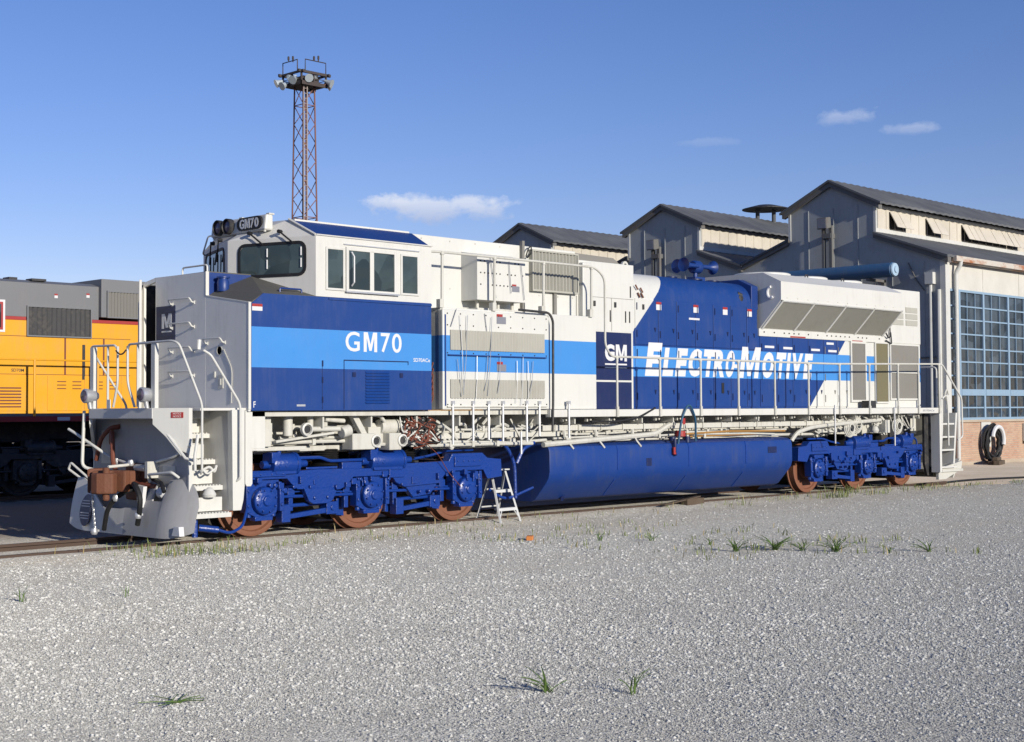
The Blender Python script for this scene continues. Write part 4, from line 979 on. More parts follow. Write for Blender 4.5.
for i, z in enumerate((1.535, 1.16, .795, .415)):
    y0 = (-.88, -1.03, -1.22, -1.44)[i]
    g = G(); g.box(-1.40, -.805, y0-.02, y0+.26, z, z+.02); g.box(-1.40, -.805, y0-.025, y0-.005, z-.045, z+.02)
    for k in range(11): xx = -1.38+k*.052; g.box(xx, xx+.02, y0-.015, y0+.22, z+.02, z+.034)
    st = g.build('step', m_white, front)
    g = G(); g.box(-1.31, -.94+.02*i, y0+.10, y0+.24, z+.045, z+.24); g.build('riser', m_white, st)
g = G(); g.lathe([(.09, -.04), (.10, 0), (.06, .07), (.02, .1)], 'z', (-1.12, -1.38, .70), 14); g.tube([(-1.22, -1.3, 1.02), (-1.1, -1.35, 1.1), (-1.0, -1.33, 1.0), (-.95, -1.3, 1.1)], .02, fil=.05); g.tube([(-1.2, -1.3, 1.08), (-1.15, -1.36, .98), (-1.0, -1.35, 1.06)], .015, fil=.05); g.pieces('angle_cock', m_white, front, smooth=True)
g = G(); g.box(-1.345, -1.338, -1.44, -1.2, 1.2, 1.3) if False else None
g = G(); A_ = Vector((-1.74, -.89, 0)); e_ = (Vector((-1.43, -1.33, 0))-A_).normalized(); nn_ = Vector((e_.y, -e_.x, 0)); nn_ = nn_ if nn_.y < 0 else -nn_
def pq(a, d, z): p = A_+e_*a+nn_*d; return (p.x, p.y, z)
g.add([pq(.28, .012, 1.79), pq(.46, .012, 1.79), pq(.46, .012, 1.87), pq(.28, .012, 1.87), pq(.28, .002, 1.79), pq(.46, .002, 1.79), pq(.46, .002, 1.87), pq(.28, .002, 1.87)], [(0, 1, 2, 3), (4, 7, 6, 5), (0, 4, 5, 1), (1, 5, 6, 2), (2, 6, 7, 3), (3, 7, 4, 0)])
g.build('red_notice', m_red, front)
g = G()
for z in (1.85, 1.81): vs, fs = text_geo('NOTICE', 0, 1, z-.013, z+.013, 0); g.add([pq(.31+a*.12, .0135+(0 if b > -.0015 else .001), c) for a, b, c in vs], fs)
g.build('notice_lettering', m_letter, front)
# front handrails
g = G()
for s in (-1, 1):
    g.tube([(-1.70, s*.14, 2.80), (-1.71, s*.2, 2.86), (-1.72, s*1.35, 2.87), (-1.70, s*1.5, 2.83), (-1.36, s*1.56, 1.98), (-1.36, s*1.56, 1.05), (-1.34, s*1.5, 1.0)] if s < 0 else [(-1.70, s*.14, 2.80), (-1.71, s*.2, 2.86), (-1.70, s*.92, 2.87), (-1.60, s*1.05, 2.5), (-1.6, s*1.12, 1.93)], .017, fil=.09)
    g.tube([(-1.3, s*1.5, 2.74), (-1.22, s*1.56, 2.68), (-.72, s*1.56, 1.98), (-.72, s*1.56, .92), (-.74, s*1.5, .88)], .018, fil=.09)
    yy = .86; g.box(-1.72, -1.66, s*yy-.05, s*yy+.05, 1.93, 2.85)
    g.tube([(-1.70, s*.14, 2.84), (-1.70, s*.14, 2.3), (-1.68, s*.30, 1.95)], .018, 6, fil=.1); g.tube([(-1.70, s*.42, 2.86), (-1.70, s*.42, 1.95)], .018, 6)
g.tube([(-1.25, -1.3, 2.76), (-1.24, -1.3, 2.9)], .03)
g.build('front_handrail', m_white, front, smooth=True)
g = G(); P_ = [(-1.73, yy, 2.78-.06*(1-(yy/.14)**2)) for yy in np.linspace(-.14, .14, 9)]; g.tube(P_, .012, 6); g.build('safety_chain', m_dark, front)
for s in (-1, 1):
    g = G(); g.lathe([(.05, .20), (.09, .14), (.108, .02), (.108, -.02), (.098, -.03)], 'x', (-1.82, s*.80+.06, 2.12), 24); g.cyl((-1.74, s*.80+.06, 1.93), (-1.76, s*.80+.06, 2.03), .035); dl = g.build('ditch_light', m_alu, front, smooth=True)
    g = G(); g.lathe([(.092, -.028), (.07, -.05), (.0, -.055)], 'x', (-1.82, s*.80+.06, 2.12), 20); g.build('lens', m_lens, dl, smooth=True)
g = G(); g.box(-1.76, -1.75, .25, .35, 1.93, 2.06); g.build('small_plate', m_letter, front)
# plow: two curved blades
def plow_x(y, z):
    a = abs(y); zz_ = min(1, z/.9)
    return -1.70+(.0 if a < .9 or y > 0 else .22*((a-.9)/.6)**2)+(.24 if y < 0 else .16)*zz_*zz_
def plow_top(y):
    if y > 0: return .46 if y < .62 else .46+.42*min(1, (y-.62)/.7)
    a = -y
    if a < .36: return .48
    if a < .44: return .48+.38*(a-.36)/.08
    if .62 < a < .90: return .60
    if a > 1.15: return .92-.5*(1-math.sqrt(max(0, 1-((a-1.15)/.37)**2)))
    return .86+.06*(a-.44)/.71
def plow(s):
    ys = [s*y for y in (.0, .12, .24, .35, .40, .45, .53, .61, .63, .72, .82, .89, .91, 1.0, 1.1, 1.2, 1.28, 1.35, 1.41, 1.46, 1.49, 1.51)]; m = 8; grid = []
    for y in ys:
        zt_ = plow_top(y); zb_ = .09+(.12*((abs(y)-1.1)/.47)**2 if abs(y) > 1.1 else 0); y = y*1.035 if y > 1.2 else y
        grid.append([(plow_x(y, zb_+(zt_-zb_)*j/(m-1)), y, zb_+(zt_-zb_)*j/(m-1)) for j in range(m)])
    g = G(); g.sheet(grid, .025*s); return g
pl = plow(-1).build('plow_blade', m_plow, front, smooth=True); pl2 = plow(1).build('plow_blade', m_frontgray, front, smooth=True)
g = G(); P_ = []
for k in range(24):
    a = k/24*2*math.pi; yy, z = 1.06+.17*math.cos(a), .40+.24*math.sin(a); P_.append((plow_x(yy, z)-.034, yy, z))
g.add(P_+[(a+.006, b, c) for a, b, c in P_], [tuple(range(24)), tuple(range(24, 48))]+[(i, (i+1) % 24, 24+(i+1) % 24, 24+i) for i in range(24)])
stk = g.build('round_sticker', m_navy, front)
g = G()
for z in (.54, .50, .46, .36, .32, .28):
    w_ = .13*math.sqrt(max(.05, 1-((z-.40)/.24)**2)); x = plow_x(1.06, z)-.044; g.box(x, x+.006, 1.06-w_, 1.06+w_, z-.007, z+.007)
g.build('sticker_text_line', m_letter, front)
g = G(); g.tube([(-1.52, -.46, .86), (-1.58, -.48, .97), (-1.58, -1.14, 1.02), (-1.50, -1.2, .94)], .02, fil=.04); g.tube([(-1.5, 1.3, .85), (-1.62, 1.66, 1.10), (-1.62, 1.74, 1.0), (-1.5, 1.4, .80)], .018, fil=.03); g.pieces('plow_handle', m_white, front, smooth=True)
g = G(); g.prism([(-1.46, .14), (-1.26, .14), (-1.32, .27), (-1.44, .27)], 'x', -1.66, -1.58); g.build('plow_foot', m_letter, front)
# coupler
cp = part('coupler')
g = G(); g.box(-1.75, -1.3, -.14, .14, .72, 1.02); g.box(-1.48, -1.34, -.30, .30, .58, 1.12)
g.build('shank', m_rustcast, cp, bevel=.03)
dx_ = .42
def sh(P): return [(a+dx_, b) for a, b in P]
g = G(); g.prism(sh([(-2.55, .12), (-2.36, .22), (-2.1, .22), (-2.1, -.20), (-2.22, -.24), (-2.3, -.05), (-2.44, .02)]), 'z', .72, 1.03); g.prism(sh([(-2.62, .02), (-2.48, .10), (-2.36, -.02), (-2.3, -.18), (-2.42, -.26), (-2.52, -.2), (-2.60, -.12)]), 'z', .70, 1.0)
g.prism(sh([(-2.56, .23), (-2.35, .36), (-2.2, .32), (-2.2, .2), (-2.4, .16)]), 'z', .70, 1.06); g.cyl((-2.45+dx_, -.12, .60), (-2.45+dx_, -.12, 1.08), .05)
g.build('knuckle', m_rustcast, cp, bevel=.025)
g = G(); g.tube([(-1.75, 1.5, 1.62), (-1.72, 1.36, 1.56), (-1.66, .87, 1.36), (-1.5, .7, 1.2), (-1.5, .1, 1.10), (-1.9, .05, 1.08)], .022, fil=.1); g.tube([(-1.45, -.3, 1.12), (-1.45, -.95, 1.22), (-1.42, -1.35, 1.40)], .02, fil=.1); g.tube([(-1.72, 1.08, 1.9), (-1.74, 1.1, 1.05), (-1.6, .95, 1.0)], .025, fil=.1)
g.tube([(-1.62, -1.0, 1.62), (-1.50, -1.36, 1.22), (-1.42, -1.5, 1.18)], .022); g.tube([(-1.64, -.92, 1.65), (-1.52, -1.30, 1.26)], .022); g.tube([(-1.42, -1.55, 1.55), (-1.48, -1.56, 1.25), (-1.46, -1.54, 1.05)], .022); g.pieces('uncoupling_lever', m_white, front, smooth=True)
def hose(pts, r_, mt, nm='air_hose'):
    g = G(); g.tube(pts, r_, 8, fil=.22); return g.build(nm, mt, front, smooth=True)
hose([(-1.42, .80, 1.40), (-1.52, .62, 1.60), (-1.58, .50, 1.55), (-1.58, .48, 1.1), (-1.58, .30, .93), (-1.55, -.28, .82), (-1.5, -.6, .80)], .036, m_rusthose)
hose([(-1.42, .55, 1.66), (-1.52, .65, 1.64), (-1.56, .88, 1.48), (-1.56, 1.0, 1.15)], .036, m_rusthose)
hose([(-1.4, -.10, .74), (-1.7, -.3, .84), (-1.82, -.55, .84), (-1.84, -.74, .68), (-1.82, -.68, .45), (-1.78, -.56, .27)], .04, m_black)
hose([(-1.4, -.2, .80), (-1.75, -.10, .72), (-1.85, .15, .5), (-1.80, .34, .15)], .036, m_black)
hose([(-1.4, -.35, .9), (-1.6, -.9, .86), (-1.62, -1.0, .74)], .032, m_black)
g = G()
for k in range(19):
    z = .72-k*.033; y_c = .16+.016*k; g.tube([(-2.1+.012*k+.012*math.cos(a), y_c+(.014 if k % 2 else .005)*math.sin(a), z+.022*math.sin(a)) for a in np.linspace(0, 2*math.pi, 9)[:-1]], .007, 5, closed=True)
g.build('lift_chain', m_alu, front)
g = G()
for x, yy, z in ((-1.82, -.64, .40), (-1.8, .0, .62), (-1.5, .50, 1.14), (-1.5, .1, 1.12), (-1.9, .44, .12), (-1.5, -.45, 1.05)): g.lathe([(.04, -.04), (.055, 0), (.04, .05)], 'z', (x, yy, z), 10); g.box(x-.02, x+.07, yy-.02, yy+.05, z, z+.03)
g.pieces('hose_coupling', m_alu, front, smooth=True)
g = G(); g.box(-1.43, -1.40, -.98, -.66, .98, 1.10); g.tube([(-1.5, -.05, 1.06), (-1.55, -.42, 1.06)], .05); g.box(-1.60, -1.40, -.52, -.45, .92, 1.16); g.box(-1.44, -1.40, .78, 1.06, 1.1, 1.6); g.pieces('coupling_bracket', m_whited, front)
g = G(); g.hexa([(-1.66, -.46, .50), (-1.60, -.46, .50), (-1.60, -.36, .50), (-1.66, -.36, .50)], [(-1.64, -.48, .80), (-1.58, -.48, .80), (-1.58, -.28, .82), (-1.64, -.28, .82)]); g.build('plug_cover', m_letter, front)
g = G(); g.lathe([(.03, -.1), (.08, -.04), (.08, .05), (.03, .1)], 'y', (-1.52, -.80, .72), 12); g.build('plug_cover', m_letter, front, smooth=True)
g = G(); g.cyl((-1.18, -1.2, .22), (-.92, -1.3, .18), .05); g.tube([(-.92, -1.3, .18), (-.75, -1.35, .12), (-.5, -1.3, .2), (-.35, -1.2, .45)], .022, fil=.1); g.tube([(-1.32, -1.32, .45), (-1.32, -1.32, .1)], .04); g.build('sanding_hose', m_truckblue, front, smooth=True)

# ---- rear end
rear = part('rear_end')
g = G(); g.box(19.66, 20.6, -1.1, 1.1, 1.80, 1.878); g.box(19.66, 20.7, -1.5, -1.1, 1.76, 1.878) if False else None
g.box(20.45, 20.55, -1.0, 1.0, .5, 1.8); g.build('rear_platform', m_whited, rear)
g = G(); g.prism([(19.62, .22), (19.9, .22), (19.9, 1.76), (19.5, 1.76), (19.5, .5)], 'y', -1.22, -1.16); g.box(18.9, 19.9, -.62, -.56, .5, 1.76); g.build('step_back_plate', m_dark, rear)
g = G(); g.box(19.68, 19.78, -1.53, -1.30, .30, 1.745); g.prism([(20.36, .50), (20.44, .50), (20.6, 1.75), (20.52, 1.75)], 'y', -1.52, -1.2); g.build('step_pillar', m_white, rear)
for i, z in enumerate((1.46, 1.14, .82, .40)):
    g = G(); g.box(19.78, 20.42+(0.1 if i == 3 else 0), -1.53, -1.25, z, z+.04); g.build('step', m_white, rear)
g = G(); g.prism([(19.75, .38), (20.95, .55), (20.9, .34), (20.1, .12), (19.75, .12)], 'y', -1.45, -1.38); g.box(19.85, 20.9, -1.5, 1.5, .30, .36); g.prism([(20.55, .14), (20.6, .14), (20.95, .6), (20.9, .6)], 'y', -1.4, 1.4); g.build('rear_plow', m_whited, rear)
g = G(); g.tube([(19.70, -1.53, 2.945), (19.85, -1.54, 2.93), (20.78, -1.55, 2.1), (20.80, -1.55, 1.15), (20.6, -1.52, 1.08)], .021, fil=.08); g.tube([(19.70, -1.53, 1.76), (19.70, -1.53, 2.93)], .022); g.tube([(19.83, -1.53, 2.1), (20.0, -1.55, 2.2), (20.08, -1.55, 1.9), (20.08, -1.55, .95)], .02, fil=.08)
g.tube([(20.55, -1.0, 1.85), (20.55, -1.0, 2.9), (20.55, 1.0, 2.9), (20.55, 1.0, 1.85)], .021, fil=.1); g.tube([(20.5, -1.3, 1.85), (20.5, -1.3, 2.7)], .02); g.build('rear_handrail', m_white, rear, smooth=True)
g = G(); g.box(20.5, 21.1, -.14, .14, .72, 1.02); g.prism([(21.0, -.2), (21.4, -.22), (21.5, 0), (21.35, .2), (21.0, .2)], 'z', .68, 1.05); g.build('rear_coupler', m_rustcast, rear, bevel=.02)
g = G(); g.tube([(20.3, -1.45, 2.2), (20.22, -1.45, 2.35), (20.1, -1.45, 2.2), (20.2, -1.45, 2.05)], .02, fil=.06); g.build('hose', m_whited, rear, smooth=True)
g = G(); vs, fs = text_geo('SD70ACe', 18.9, 19.45, 1.79, 1.835, -1.521, bold=.01); g.add(vs, fs); g.build('sill_lettering', m_label, rear)
g = G(); g.box(17.0, 17.3, -1.2, -1.0, 1.88, 2.05); g.build('tool_box', m_dark, rear); 

# ------------------------------------------------------------------ YELLOW LOCOMOTIVE BEHIND
yl = thing('diesel_locomotive', 'yellow and grey diesel locomotive half hidden on the track behind', 'locomotive', (0, 12.75, 0))
y0 = -1.05
g = G(); g.box(-3.2, 17, y0, -y0, 1.86, 3.965); g.build('lower_body', m_yellow, yl, bevel=.01)
g = G(); g.box(-3.2, 4.47, y0, -y0, 4.04, 4.82); g.box(4.47, 9.5, y0-.12, -y0+.12, 4.10, 5.0); g.box(9.5, 17, y0, -y0, 4.04, 4.75)
g.prism([(y0, 4.82), (y0+.3, 4.9), (-y0-.3, 4.9), (-y0, 4.82)], 'x', -3.2, 4.47); g.build('upper_body', m_gray, yl, bevel=.01)
g = G(); g.box(-3.2, 2.66, y0-.012, -y0+.012, 3.965, 4.04); g.box(4.28, 5.6, y0-.012, -y0+.012, 3.965, 4.04); g.box(-3.4, 17.2, -1.5, 1.5, 1.68, 1.80); g.build('red_stripe', m_red, yl)
g = G(); g.box(-3.4, 17.2, -1.48, 1.48, 1.80, 1.86); g.build('walkway', m_gray, yl)
gb = grille(2.70, 4.24, 3.63, 4.27, y0-.002, 13, yl, m_dark, fr=.03, depth=.04, frm=m_gray)
gb2 = grille(4.63, 5.62, 4.12, 4.70, y0-.122, 12, yl, m_grilledk, fr=.03, depth=.04, frm=m_gray)
g = G()
for x0, x1 in ((-3.1, -2.0), (-1.95, -.8), (-.75, .4), (.45, 1.6), (1.65, 2.7), (3.18, 4.05), (4.1, 5.0), (5.05, 6.0), (6.05, 7.0)): g.box(x0+.01, x1-.01, y0-.015, y0+.005, 1.92, 2.72)
ld = g.build('lower_door_row', m_yellow, yl, bevel=.006)
g = G()
for x0 in (3.42, 3.8, 4.35, 4.75): 
    for k in range(3): g.box(x0, x0+.22, y0-.024, y0-.014, 2.42+k*.08, 2.44+k*.08)
for k in range(7): g.box(1.75, 2.55, y0-.024, y0-.014, 2.0+k*.07, 2.03+k*.07)
for z in (2.74, 3.60): g.box(-3.1, 5.3, y0-.006, y0+.005, z, z+.012)
for x in (3.6, 4.58): g.box(x, x+.04, y0-.008, y0+.005, 2.75, 3.6)
g.build('louvre', m_rusthose, ld)
g = G(); g.box(4.05, 4.12, y0-.012, y0+.005, 2.64, 3.45); g.build('door_seam', m_dark, yl)
g = G(); g.tube([(-3, -1.5, 3.02), (7, -1.5, 3.02)], .022) if False else None
g.tube([(2.6, -1.5, 3.06), (5.6, -1.5, 3.06)], .02)
for x in (-2, -.4, 1.2, 2.65, 4.2, 5.6): g.tube([(x, -1.5, 1.8), (x, -1.5, 3.06)], .03)
g.tube([(-3, -1.5, 3.06), (2.6, -1.5, 3.06)], .02); g.build('handrail', m_yellow, yl, smooth=True)
g = G(); vs, fs = text_geo('SD70M', 2.32, 2.62, 2.80, 2.87, y0-.003, bold=.01); g.add(vs, fs); g.build('small_lettering', m_dark, yl)
g = G(); g.box(1.2, 2.16, y0-.02, y0, 3.68, 4.40); g.mat(1).box(1.25, 2.11, y0-.026, y0, 3.73, 4.35); g.mat(2).box(1.3, 2.06, y0-.03, y0, 3.78, 4.30); g.build('cab_window', [m_letter, m_red, m_glass], yl)
for x, z in ((3.35, 4.5), (4.15, 4.55)):
    g = G(); g.box(x, x+.08, y0-.004, y0, z, z+.06); g.mat(1).box(x, x+.08, y0-.004, y0, z+.06, z+.10); g.build('warning_sticker', [m_letter, m_red], yl)
g = G(); g.box(2.85, 3.2, y0+.1, y0+.4, 4.88, 4.93); g.box(2.4, 2.6, y0+.3, y0+.6, 4.88, 4.95); g.build('roof_fitting', m_dark, yl)
g = G(); g.box(6.2, 11.5, -1.4, 1.4, .3, 1.25); g.box(-3, 17, -.5, .5, 1.2, 1.7); g.build('fuel_tank', m_dark, yl, bevel=.03)
g = G(); g.box(3.2, 3.5, -1.52, -1.5, 1.70, 1.78); g.build('sill_plate', m_letter, yl)
truck(yl, 0.6, False, 0, m_dark, m_dark, detail=False)
truck(yl, 16.6, True, 0, m_dark, m_dark, detail=False)

# ------------------------------------------------------------------ SHOP BUILDING
bl = thing('workshop_building', 'grey sawtooth roofed workshop with brick base and blue steel windows behind the locomotive', 'building', (32.3, 5, -.1))
def bb(g, name, mats, parent=None, **k):
    o = g.build(name, mats, None, **k); par = parent or bl
    while depth(par) > 1: par = par.parent
    # geometry is written in world metres: shift into the building's frame
    o.data.transform(Matrix.Translation((-32.3, -5, .1))); o.parent = par
    return o
XW, XE, YW = 32.3, 66.0, 5.0
bays = [(9.36, 10.0), (17.1, 9.95), (25.0, 9.95), (32.8, 9.95)]
gp = [(YW, -.1), (YW, 6.98)]
for k, (py, pz) in enumerate(bays):
    gp += [(py-1.75, 7.97), (py-1.75, 9.15), (py, pz), (py+1.78, 9.15), (py+1.78, 8.05), (py+3.9, 7.25)]
gp += [(36.7, -.1)]
g = G(); g.prism(gp, 'x', XW, XW+.2); gw = bb(g, 'gable_wall', m_gable)
# gable edge trim
g = G()
def strip(y0_, z0_, y1_, z1_, w_=.16, x0=XW-.14, x1=XW+.1):
    g.hexa([(x0, y0_, z0_-w_), (x1, y0_, z0_-w_), (x1, y1_, z1_-w_), (x0, y1_, z1_-w_)], [(x0, y0_, z0_+.05), (x1, y0_, z0_+.05), (x1, y1_, z1_+.05), (x0, y1_, z1_+.05)])
for k, (py, pz) in enumerate(bays):
    strip(py-2.0, 9.06, py, pz+.03); strip(py, pz+.03, py+2.02, 9.06); 
    strip((py-4.6 if k == 0 else py-3.85), (6.95 if k == 0 else 7.25), py-1.76, 8.03); strip(py+1.79, 8.07, py+3.87, 7.30)
bb(g, 'gable_trim', m_trim)
g = G()
for k, (py, pz) in enumerate(bays):
    for s in (-1, 1): g.box(XW-.03, XW+.02, py+s*1.77-.05, py+s*1.77+.05, 8.05, 9.08)
bb(g, 'corner_trim', m_bwhite)
g = G()
for yy in np.arange(5.7, 28, 1.22): g.box(XW-.02, XW, yy, yy+.03, -.1, 6.9)
for py, pz in bays[:3]:
    for d in (-1.1, -.1, .95): g.box(XW-.02, XW, py+d, py+d+.03, 6.9, 9.1)
bb(g, 'cladding_batten', m_gable)
# roofs with corrugation ribs
def roof_slab(y0_, z0_, y1_, z1_, x0=XW-.2, x1=XE, th=.08, name='roof'):
    n = 150; g = G()
    dx = (x1-x0)/n
    rows = []
    for i in range(n+1):
        d = .028 if i % 2 else 0; rows.append([(x0+dx*i, y0_, z0_+d), (x0+dx*i, y1_, z1_+d)])
    A_ = [p for r_ in rows for p in r_]; B_ = [(p[0], p[1], p[2]-th) for p in A_]; o = len(A_); fs = []
    for i in range(n): fs += [(2*i, 2*i+1, 2*i+3, 2*i+2), (o+2*i, o+2*i+2, o+2*i+3, o+2*i+1), (2*i, 2*i+2, o+2*i+2, o+2*i), (2*i+1, o+2*i+1, o+2*i+3, 2*i+3)]
    fs += [(0, o, o+1, 1), (2*n, 2*n+1, o+2*n+1, o+2*n)]
    g.add(A_+B_, fs); return bb(g, name, m_roof)
for k, (py, pz) in enumerate(bays):
    roof_slab(py-2.1, 9.12, py, pz+.12); roof_slab(py, pz+.12, py+2.1, 9.12)
    roof_slab((py-4.62 if k == 0 else py-3.9), (7.05 if k == 0 else 7.34), py-1.78, 8.08); roof_slab(py+1.8, 8.12, py+3.88, 7.36)
# clerestory walls with battens
for k, (py, pz) in enumerate(bays[:3]):
    yy = py-1.72
    g = G(); g.box(XW+.2, XE, yy, yy+.12, 8.0, 9.1)
    for x in np.arange(XW+.25, 60, .58): g.box(x, x+.03, yy-.02, yy, 8.25, 8.98)
    cl = bb(g, 'clerestory_wall', m_cream)
    g = G(); g.box(XW, XE, yy-.06, yy, 8.10, 8.24); g.box(XW, XE, yy-.03, yy, 8.98, 9.06); bb(g, 'clerestory_sill', m_bwhite, cl)
    if k == 0:
        for x0 in (33.35, 35.95, 38.7, 39.6, 40.55, 41.5, 42.5, 44.5, 46.5):
            w_ = .95 if x0 > 38 else 1.15
            g = G(); g.box(x0, x0+w_, yy-.012, yy-.004, 8.3, 8.9); vn = bb(g, 'vent_opening', m_black, cl)
            g = G(); g.hexa([(x0, yy-.36, 8.33), (x0+w_, yy-.36, 8.33), (x0+w_, yy-.33, 8.33), (x0, yy-.33, 8.33)], [(x0, yy-.05, 8.9), (x0+w_, yy-.05, 8.9), (x0+w_, yy-.02, 8.9), (x0, yy-.02, 8.9)])
            g.hexa([(x0+w_*.5-.02, yy-.375, 8.33), (x0+w_*.5+.02, yy-.375, 8.33), (x0+w_*.5+.02, yy-.36, 8.33), (x0+w_*.5-.02, yy-.36, 8.33)], [(x0+w_*.5-.02, yy-.065, 8.9), (x0+w_*.5+.02, yy-.065, 8.9), (x0+w_*.5+.02, yy-.05, 8.9), (x0+w_*.5-.02, yy-.05, 8.9)])
            bb(g, 'vent_flap', m_cream, vn)
    g = G(); g.box(XW+.2, XE, py+1.65, py+1.77, 8.0, 9.1); bb(g, 'far_clerestory_wall', m_cream)
# long side wall
g = G(); g.box(XW+.2, XE, YW, YW+.22, 5.95, 6.95)
for x in (35.1, 37.9, 40.7, 43.5, 46.3): g.box(x, x+.03, YW-.015, YW, 5.95, 6.85)
bb(g, 'upper_wall_panel', m_panel)
g = G(); g.box(XW+.2, XE, YW-.03, YW+.3, .02, 1.38); brick = bb(g, 'brick_base', m_brick)
g = G(); g.box(XW+.2, XE, YW-.10, YW+.22, 1.38, 1.46); bb(g, 'window_sill', m_conc, brick)
g = G(); g.box(XW+.1, XE, YW-.06, YW+.3, -.1, .02); bb(g, 'footing', m_conc, brick)
g = G(); g.box(XW+.25, XE, YW-.36, YW-.20, 6.86, 7.04); g.box(XW+.25, XE, YW-.22, YW-.06, 6.84, 6.87); bb(g, 'gutter', m_gutter)
g = G(); g.box(XW-.02, XW+.28, YW-.08, YW+.12, 1.3, 6.9); bb(g, 'corner_post', m_bwhite)
g = G(); g.tube([(32.95, YW-.30, 6.9), (32.95, YW-.28, 6.75), (32.92, YW-.13, 6.5), (32.9, YW-.13, .1)], .075, 10, fil=.1); 
bb(g, 'downpipe', m_bwhite, smooth=True)
g = G()
g.tube([(XW-.08, 5.45, 6.3), (XW-.08, 5.45, .2)], .06, 8); g.tube([(XW-.06, 5.15, 5.9), (XW-.06, 5.15, .2)], .07, 8); g.box(XW-.2, XW, 5.3, 5.6, 6.1, 6.5); bb(g, 'wall_conduit', m_bwhite, smooth=True)
g = G(); g.tube([(XW-.05, 5.3, 3.6), (XW-.05, 6.3, 3.6)], .03, 6); g.tube([(XW-.04, 6.3, 6.9), (XW-.04, 6.0, 6.3), (XW-.04, 5.7, 5.9)], .02, 6); bb(g, 'wall_pipe', m_trim)
# windows
xw = [32.62, 33.36, 35.12, 37.02, 38.92, 40.82, 42.72, 44.62, 46.52, 48.4, 50.3]
for a, b in zip(xw, xw[1:]):
    g = G(); g.box(a, b, YW+.05, YW+.08, 1.46, 5.95); 
    pane = g
    fr = G(); d0, d1 = YW-.02, YW+.045
    fr.box(a, a+.06, d0, d1, 1.46, 5.95); fr.box(b-.06, b, d0, d1, 1.46, 5.95)
    for z in (1.46, 5.87): fr.box(a+.06, b-.06, d0, d1, z, z+.08)
    fr.box(a+.06, b-.06, d0-.012, d1, 2.30, 2.52)
    for z in (1.88, 2.98, 3.46, 3.92, 4.42, 4.92, 5.38): fr.box(a+.06, b-.06, d0+.02, d1, z-.025, z+.025)
    nn = 3 if b-a > 1 else 1
    for k in range(1, nn): x = a+(b-a)*k/nn; fr.box(x-.012, x+.012, d0+.024, d1-.002, 1.54, 5.87)
    f = bb(fr, 'window', m_sash); bb(pane, 'pane', m_glass, f)
# interior floor box so that windows sit on something dark
g = G(); g.box(XW+.3, XE, YW+.5, 36.5, -.1, 6.5); bb(g, 'interior_block', m_dark)
# roof ventilator
g = G(); g.lathe([(1.02, 0), (1.02, .03), (.4, .19), (.0, .22)], 'z', (39.4, 17.1, 10.52), 28); rv = bb(g, 'roof_ventilator', m_dark)
g = G(); 
for d in (-.4, .4): g.cyl((39.4+d*.8, 17.1-d*.5, 9.6), (39.4+d*.8, 17.1-d*.5, 10.52), .09, n=10)
bb(g, 'ventilator_leg', m_roof, rv)
# floodlights on gables
def flood(y, z, ydown):
    g = G(); g.prism([(.05, .05), (.36, .12), (.32, .50), (.02, .46)], 'y', y-.20, y+.20); g.v = [(XW-.62+a, b, z+c) for a, b, c in g.v]
    f = bb(g, 'floodlight', m_trim, bevel=.02)
    g = G(); g.hexa([(XW-.585, y-.17, z+.09), (XW-.575, y-.17, z+.09), (XW-.575, y+.17, z+.09), (XW-.585, y+.17, z+.09)], [(XW-.612, y-.17, z+.43), (XW-.60, y-.17, z+.43), (XW-.60, y+.17, z+.43), (XW-.612, y+.17, z+.43)]); bb(g, 'lamp_glass', m_label, f)
    g = G(); g.box(XW-.28, XW-.16, y-.22, y-.10, z-1.6, z+.2); g.box(XW-.28, XW-.16, y+.1, y+.2, z-1.4, z+.2); g.box(XW-.3, XW, y-.18, y+.18, z-.25, z-.08); bb(g, 'lamp_bracket', m_trim, f)
flood(9.40, 8.25, 7); flood(17.3, 8.15, 7)
# blue tube along the gable: colour darkened for shade, end cap lightened for sun
tb = thing('pipe', 'thick blue pipe with a capped end along the grey gable wall', 'pipe', (31.3, 7.4, 6.1))
g = G(); n_ = 24
g.lathe([(.21, 0), (.25, .04), (.25, 6.9), (.21, 6.95)], 'y', (31.3, 6.3, 6.60), n_); o = g.build('pipe_shell', m_tubeblue, tb, smooth=True); o.data.transform(Matrix.Translation((-31.3, -7.4, -6.1)))
g = G(); g.lathe([(.235, -.01), (.22, -.06), (.12, -.07), (.11, -.11), (.0, -.12)], 'y', (31.3, 6.3, 6.60), n_); o = g.build('end_cap', paint('sunlit_end_cap_paint', (.45, .62, .78), .4, .2), tb, smooth=True); o.data.transform(Matrix.Translation((-31.3, -7.4, -6.1)))
g = G()
for y in (7.2, 10.2): g.box(31.2, 32.3, y, y+.12, 6.27, 6.36); g.box(32.2, 32.3, y, y+.12, 5.8, 6.36)
o = g.build('wall_bracket', m_trim, tb); o.data.transform(Matrix.Translation((-31.3, -7.4, -6.1)))
